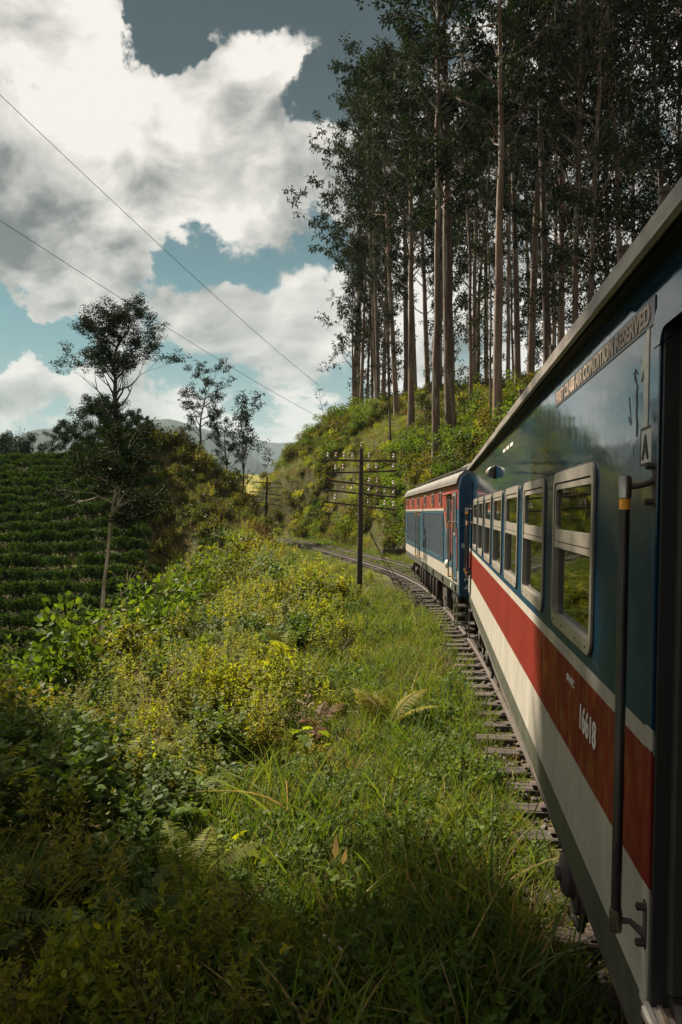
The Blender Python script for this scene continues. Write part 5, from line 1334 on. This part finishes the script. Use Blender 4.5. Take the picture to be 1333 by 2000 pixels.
# --- weeds on the left bank
def weeds(y0, y1, step, sc, nm, x0=-45, x1=4, seed=0):
    x, y, z, d, s, u = field(x0, x1, y0, y1, step)
    a, b_, _ = pxof(x, y, z)
    n1 = vnoise(x, y, 1.7, 21 + seed); n2 = vnoise(x, y, 4.2, 22); n3 = vnoise(x, y, .9, 23 + seed)
    edge = -1.95 - 1.5 * (n2 - .5) - .9 * sstep(4, 14, d) * 0
    k = (u < edge) & ((u > -16) | (s > 42)) & (RNG.random(len(x)) < np.clip((edge - u) * 1.6 + .25, 0, 1))
    dx_ = ((x[:, None] - EX[None, :, 0]) ** 2 + (y[:, None] - EX[None, :, 1]) ** 2)
    k &= (dx_ > .30 ** 2).all(1)
    tea_zone = (a < 300) & (d > 33) & (u < -11)
    k &= ~tea_zone
    x, y, z, d, s, u, n1, n2, n3 = (q_[k] for q_ in (x, y, z, d, s, u, n1, n2, n3))
    r_ = RNG.random(len(x))
    # species grow in patches: two overlapping patch maps choose the kind, with strays
    pa = vnoise(x, y, 1.5, 61); pb = vnoise(x + 40, y, 1.9, 62)
    sel = np.floor(np.clip((pa * .999 + (RNG.random(len(x)) - .5) * .16), 0, .999) * 6).astype(int)
    pal = np.array([[0, 1, 2, 8], [3, 4, 0, 9], [1, 1, 0, 2], [2, 5, 0, 6], [17, 10, 12, 1], [15, 14, 0, 2]])
    pick = pal[np.clip(sel, 0, 5), np.minimum(3, np.floor(np.clip(pb * .7 + r_ * .3, 0, .999) * 4).astype(int))]
    pick = np.where(RNG.random(len(x)) < .045, 16, pick); pick = np.where(RNG.random(len(x)) < .035, 11, pick); pick = np.where(RNG.random(len(x)) < .03, 7, pick)
    pal2 = np.array([[5, 6, 13, 2], [6, 5, 5, 13], [15, 14, 5, 10], [12, 13, 12, 5], [10, 17, 6, 2], [5, 2, 13, 6]])
    green = pal2[np.clip(sel, 0, 5), np.minimum(3, np.floor(r_ * 4).astype(int))]
    dark = (n1 * .6 + n2 * .5 > .68)
    idx = np.where(dark, green, pick)
    near = d < 8.5
    idx = np.where((d < 10) & (n1 > .30), green, idx)
    idx = np.where((d < 7.5) & ((idx == 8) | (idx == 9)), np.where(r_ > .72, 5, 6), idx)
    fl = (idx == 3) | (idx == 4)
    idx = np.where(fl & ((n3 < .45) | near), np.where(r_ > .53, 0, 8), idx)
    idx = np.where((s > 56) & (RNG.random(len(x)) < .75), np.select([r_ < .5, r_ < .7, r_ < .85], [9, 3, 6], 7), idx)
    sc_ = sc * RNG.uniform(.65, 1.25, len(x)) * (0.55 + .6 * sstep(.0, 2.5, -2.6 - u)) * (.45 + 1.05 * vnoise(x, y, 1.3, 63)) 
    sc_ *= np.where((s > 52) & (u > -7), .55, 1)
    scatter(nm, PW, np.stack([x, y, z - .03], 1), RNG.uniform(0, 6.28, len(x)), .14, sc_, idx, 'tangle of yellow-green weeds covering the left bank')
    return len(x)
cnt = weeds(1.5, 11, .25, .82, 'bank_weeds') 
cnt2 = weeds(11, 26, .38, .78, 'bank_weeds', seed=3)
cnt3 = weeds(26, 60, .58, .98, 'bank_weeds', seed=5)
cnt4 = weeds(60, 112, 1.0, 1.5, 'bank_weeds', x0=-60, seed=6)
# --- grass beside and between the rails
def lawn(y0, y1, step, nm, sc, x0=-30, x1=8, lo=-4.6, hi=3.8):
    x, y, z, d, s, u = field(x0, x1, y0, y1, step)
    n1 = vnoise(x, y, .8, 31); n2 = vnoise(x, y, 2.5, 32)
    between = np.abs(u) < 1.14
    k = (u > lo) & (u < hi) & np.where(between, (RNG.random(len(x)) < .20 + .75 * sstep(22, 32, d)) & (d > 4), RNG.random(len(x)) < .55 + .45 * n1)
    k &= ~((u > -1.5) & (u < 0) & (RNG.random(len(x)) < .3) & (d < 22))
    k &= ~((np.abs(np.abs(u) - .87) < .16) | ((d > 24) & (np.abs(u + 1.5) < .45)))
    x, y, z, d, s, u, n1, n2 = (q_[k] for q_ in (x, y, z, d, s, u, n1, n2))
    r_ = RNG.random(len(x)); idx = np.select([r_ < .3, r_ < .5, r_ < .66, r_ < .8, r_ < .87, r_ < .95], [0, 1, 2, 3, 4, 5], 6)
    idx = np.where((n2 > .6) & (r_ > .68) & (d > 6.5), np.where(r_ > .75, 5, 6), idx)
    sc_ = sc * RNG.uniform(.6, 1.3, len(x)) * (.7 + .7 * n2) * np.where(np.abs(u) < 1.5, .68 - .02 * sstep(24, 34, d), 1) * (1 + .25 * sstep(9, 5, d))
    scatter(nm, PG, np.stack([x, y, z - .02], 1), RNG.uniform(0, 6.28, len(x)), .12, sc_, idx, 'rough green grass growing along the sleeper ends')
    return len(x)
c5 = lawn(1.5, 12, .13, 'trackside_grass', .9)
c6 = lawn(12, 30, .2, 'trackside_grass', 1.05)
c7 = lawn(30, 100, .42, 'trackside_grass', 1.15, x0=-45)
# --- ballast stones round the sleepers
def stone(seed):
    rng = np.random.default_rng(seed); bm = bmesh.new(); bmesh.ops.create_icosphere(bm, subdivisions=1, radius=.035)
    for v in bm.verts: v.co *= rng.uniform(.65, 1.25); v.co.z *= .7
    me = bpy.data.meshes.new('stone'); bm.to_mesh(me); bm.free(); me.materials.append(M_STONE); return me
M_STONE = surf('ballast_stone', (0.10, 0.08, 0.065), (0.045, 0.036, 0.03), 20, rough=0.9, rand=0.5)
PS = protocol('ballast_stone', [stone(i) for i in range(5)])
x, y, z, d, s, u = field(-6, 5, 2, 34, .085)
kk = (np.abs(u) < 1.75) & (u < 1.0) & (RNG.random(len(x)) < .62)
scatter('ballast', PS, np.stack([x[kk], y[kk], z[kk] + RNG.uniform(-.01, .045, kk.sum())], 1), RNG.uniform(0, 6.28, kk.sum()), .6, RNG.uniform(.5, 1.4, kk.sum()), RNG.integers(0, 5, kk.sum()), 'dark dirty ballast stones between the sleepers')
# --- bushes and grass on the right hill, the knoll and the near slope
def hillcover(x0, x1, y0, y1, step, nm, cond, sc, label, dry=.08):
    x, y, z, d, s, u = field(x0, x1, y0, y1, step)
    a, b_, _ = pxof(x, y, z)
    k = cond(x, y, d, s, u, a)
    x, y, z, d, s, u, a = (q_[k] for q_ in (x, y, z, d, s, u, a))
    n1 = vnoise(x, y, 7, 41); n2 = vnoise(x, y, 3, 42)
    r_ = RNG.random(len(x))
    idx = np.where(n1 + .35 * (n2 - .5) > .52, np.select([r_ < .22, r_ < .44, r_ < .62, r_ < .62 + dry, r_ < .88], [0, 1, 2, 3, 4], 7), np.select([r_ < .42, r_ < .8, r_ < .8 + dry, r_ < .94], [5, 6, 3, 7], 1))
    idx = np.where((u > 8.5) & (RNG.random(len(x)) < .6), np.where(r_ > .4, 6, 5), idx)
    grassy = (idx == 5) | (idx == 6)
    sc_ = sc * RNG.uniform(.5, 1.2, len(x)) * np.where(grassy, .8, .75 + .5 * n2)
    scatter(nm, PB, np.stack([x, y, z - .08], 1), RNG.uniform(0, 6.28, len(x)), .15, sc_, idx, label)
    return len(x)
c8 = hillcover(-45, 45, 28, 125, .82, 'hillside_scrub', lambda x, y, d, s, u, a: (u > 3.9) & (u < 30) & (a > 440), .95, 'scrub and long grass covering the cutting slope')
c8b = hillcover(-45, 10, 60, 118, .62, 'hillside_scrub', lambda x, y, d, s, u, a: (u > 3.6) & (u < 13) & (s > 64) & (a > 440) & (a < 800), .8, 'scrub over the far steep face of the cutting')
c9 = hillcover(-60, 0, 44, 110, .9, 'knoll_scrub', lambda x, y, d, s, u, a: (u < -4.5) & (s > 46) & (a > 285), 1.0, 'brown-green scrub over the knoll left of the track', dry=.16)
c10 = hillcover(-40, 0, 8, 46, .75, 'slope_scrub', lambda x, y, d, s, u, a: (u < -8.5) & (s < 50) & ((d < 35) | (a > 290)), .8, 'dark scrub on the slope falling to the valley')
c11 = hillcover(-60, 60, 118, 260, 3.2, 'far_scrub', lambda x, y, d, s, u, a: (a > 380) & (a < 720) & (vnoise(x, y, 20, 44) > .45), 1.6, 'scattered far scrub beyond the cutting')
# --- tea rows
tx = []
row = 33.0; k = 0
while row < 76:
    la = np.arange(-.56 * row, -.19 * row, .78)
    dd = row + 1.6 * (vnoise(la, np.full_like(la, row * .06), 11, 51) - .5) + RNG.normal(0, .07, len(la)) + .05 * la
    keep = RNG.random(len(la)) < .95
    for a_, d_ in zip(la[keep], dd[keep]):
        tx.append((FWD.x * d_ + RGT.x * (a_ + RNG.normal(0, .1)), FWD.y * d_ + RGT.y * a_))
    row += 1.85; k += 1
tx = np.array(tx); tz = terrain(tx[:, 0], tx[:, 1]); s, u = su(tx[:, 0], tx[:, 1])
a_, b_, d_ = pxof(tx[:, 0], tx[:, 1], tz)
lim = 330 - 40 * vnoise(tx[:, 0], tx[:, 1], 6, 55)
kk = (u < -12.5) & (a_ > -200) & (a_ < lim)
scatter('tea_bushes', PT, np.c_[tx[kk], tz[kk] - .05], RNG.uniform(-.3, .3, kk.sum()) + YAW, .06, RNG.uniform(.95, 1.3, kk.sum()), RNG.integers(0, 3, kk.sum()), 'clipped tea bushes in level rows on the left hill')
print('SCATTER', cnt, cnt2, cnt3, cnt4, c5, c6, c7, c8, c9, c10, c11, int(kk.sum()))

# ------------------------------------------------------------------ haze
hm_, t = mk('haze_air')
pv = t.n('ShaderNodeVolumePrincipled', {'Color': (0.50, 0.64, 0.72, 1), 'Density': 0.0001, 'Anisotropy': 0.0})
t.n('ShaderNodeOutputMaterial', {'Volume': pv.outputs[0]})
zmin = float(GZ.min()) - 1.0
hz_o = MB().box(-5200, 5200, -400, 7800, min(zmin, -64), 900).build('haze', hm_); tag(hz_o, 'pale blue air haze over the valley', kind='stuff')
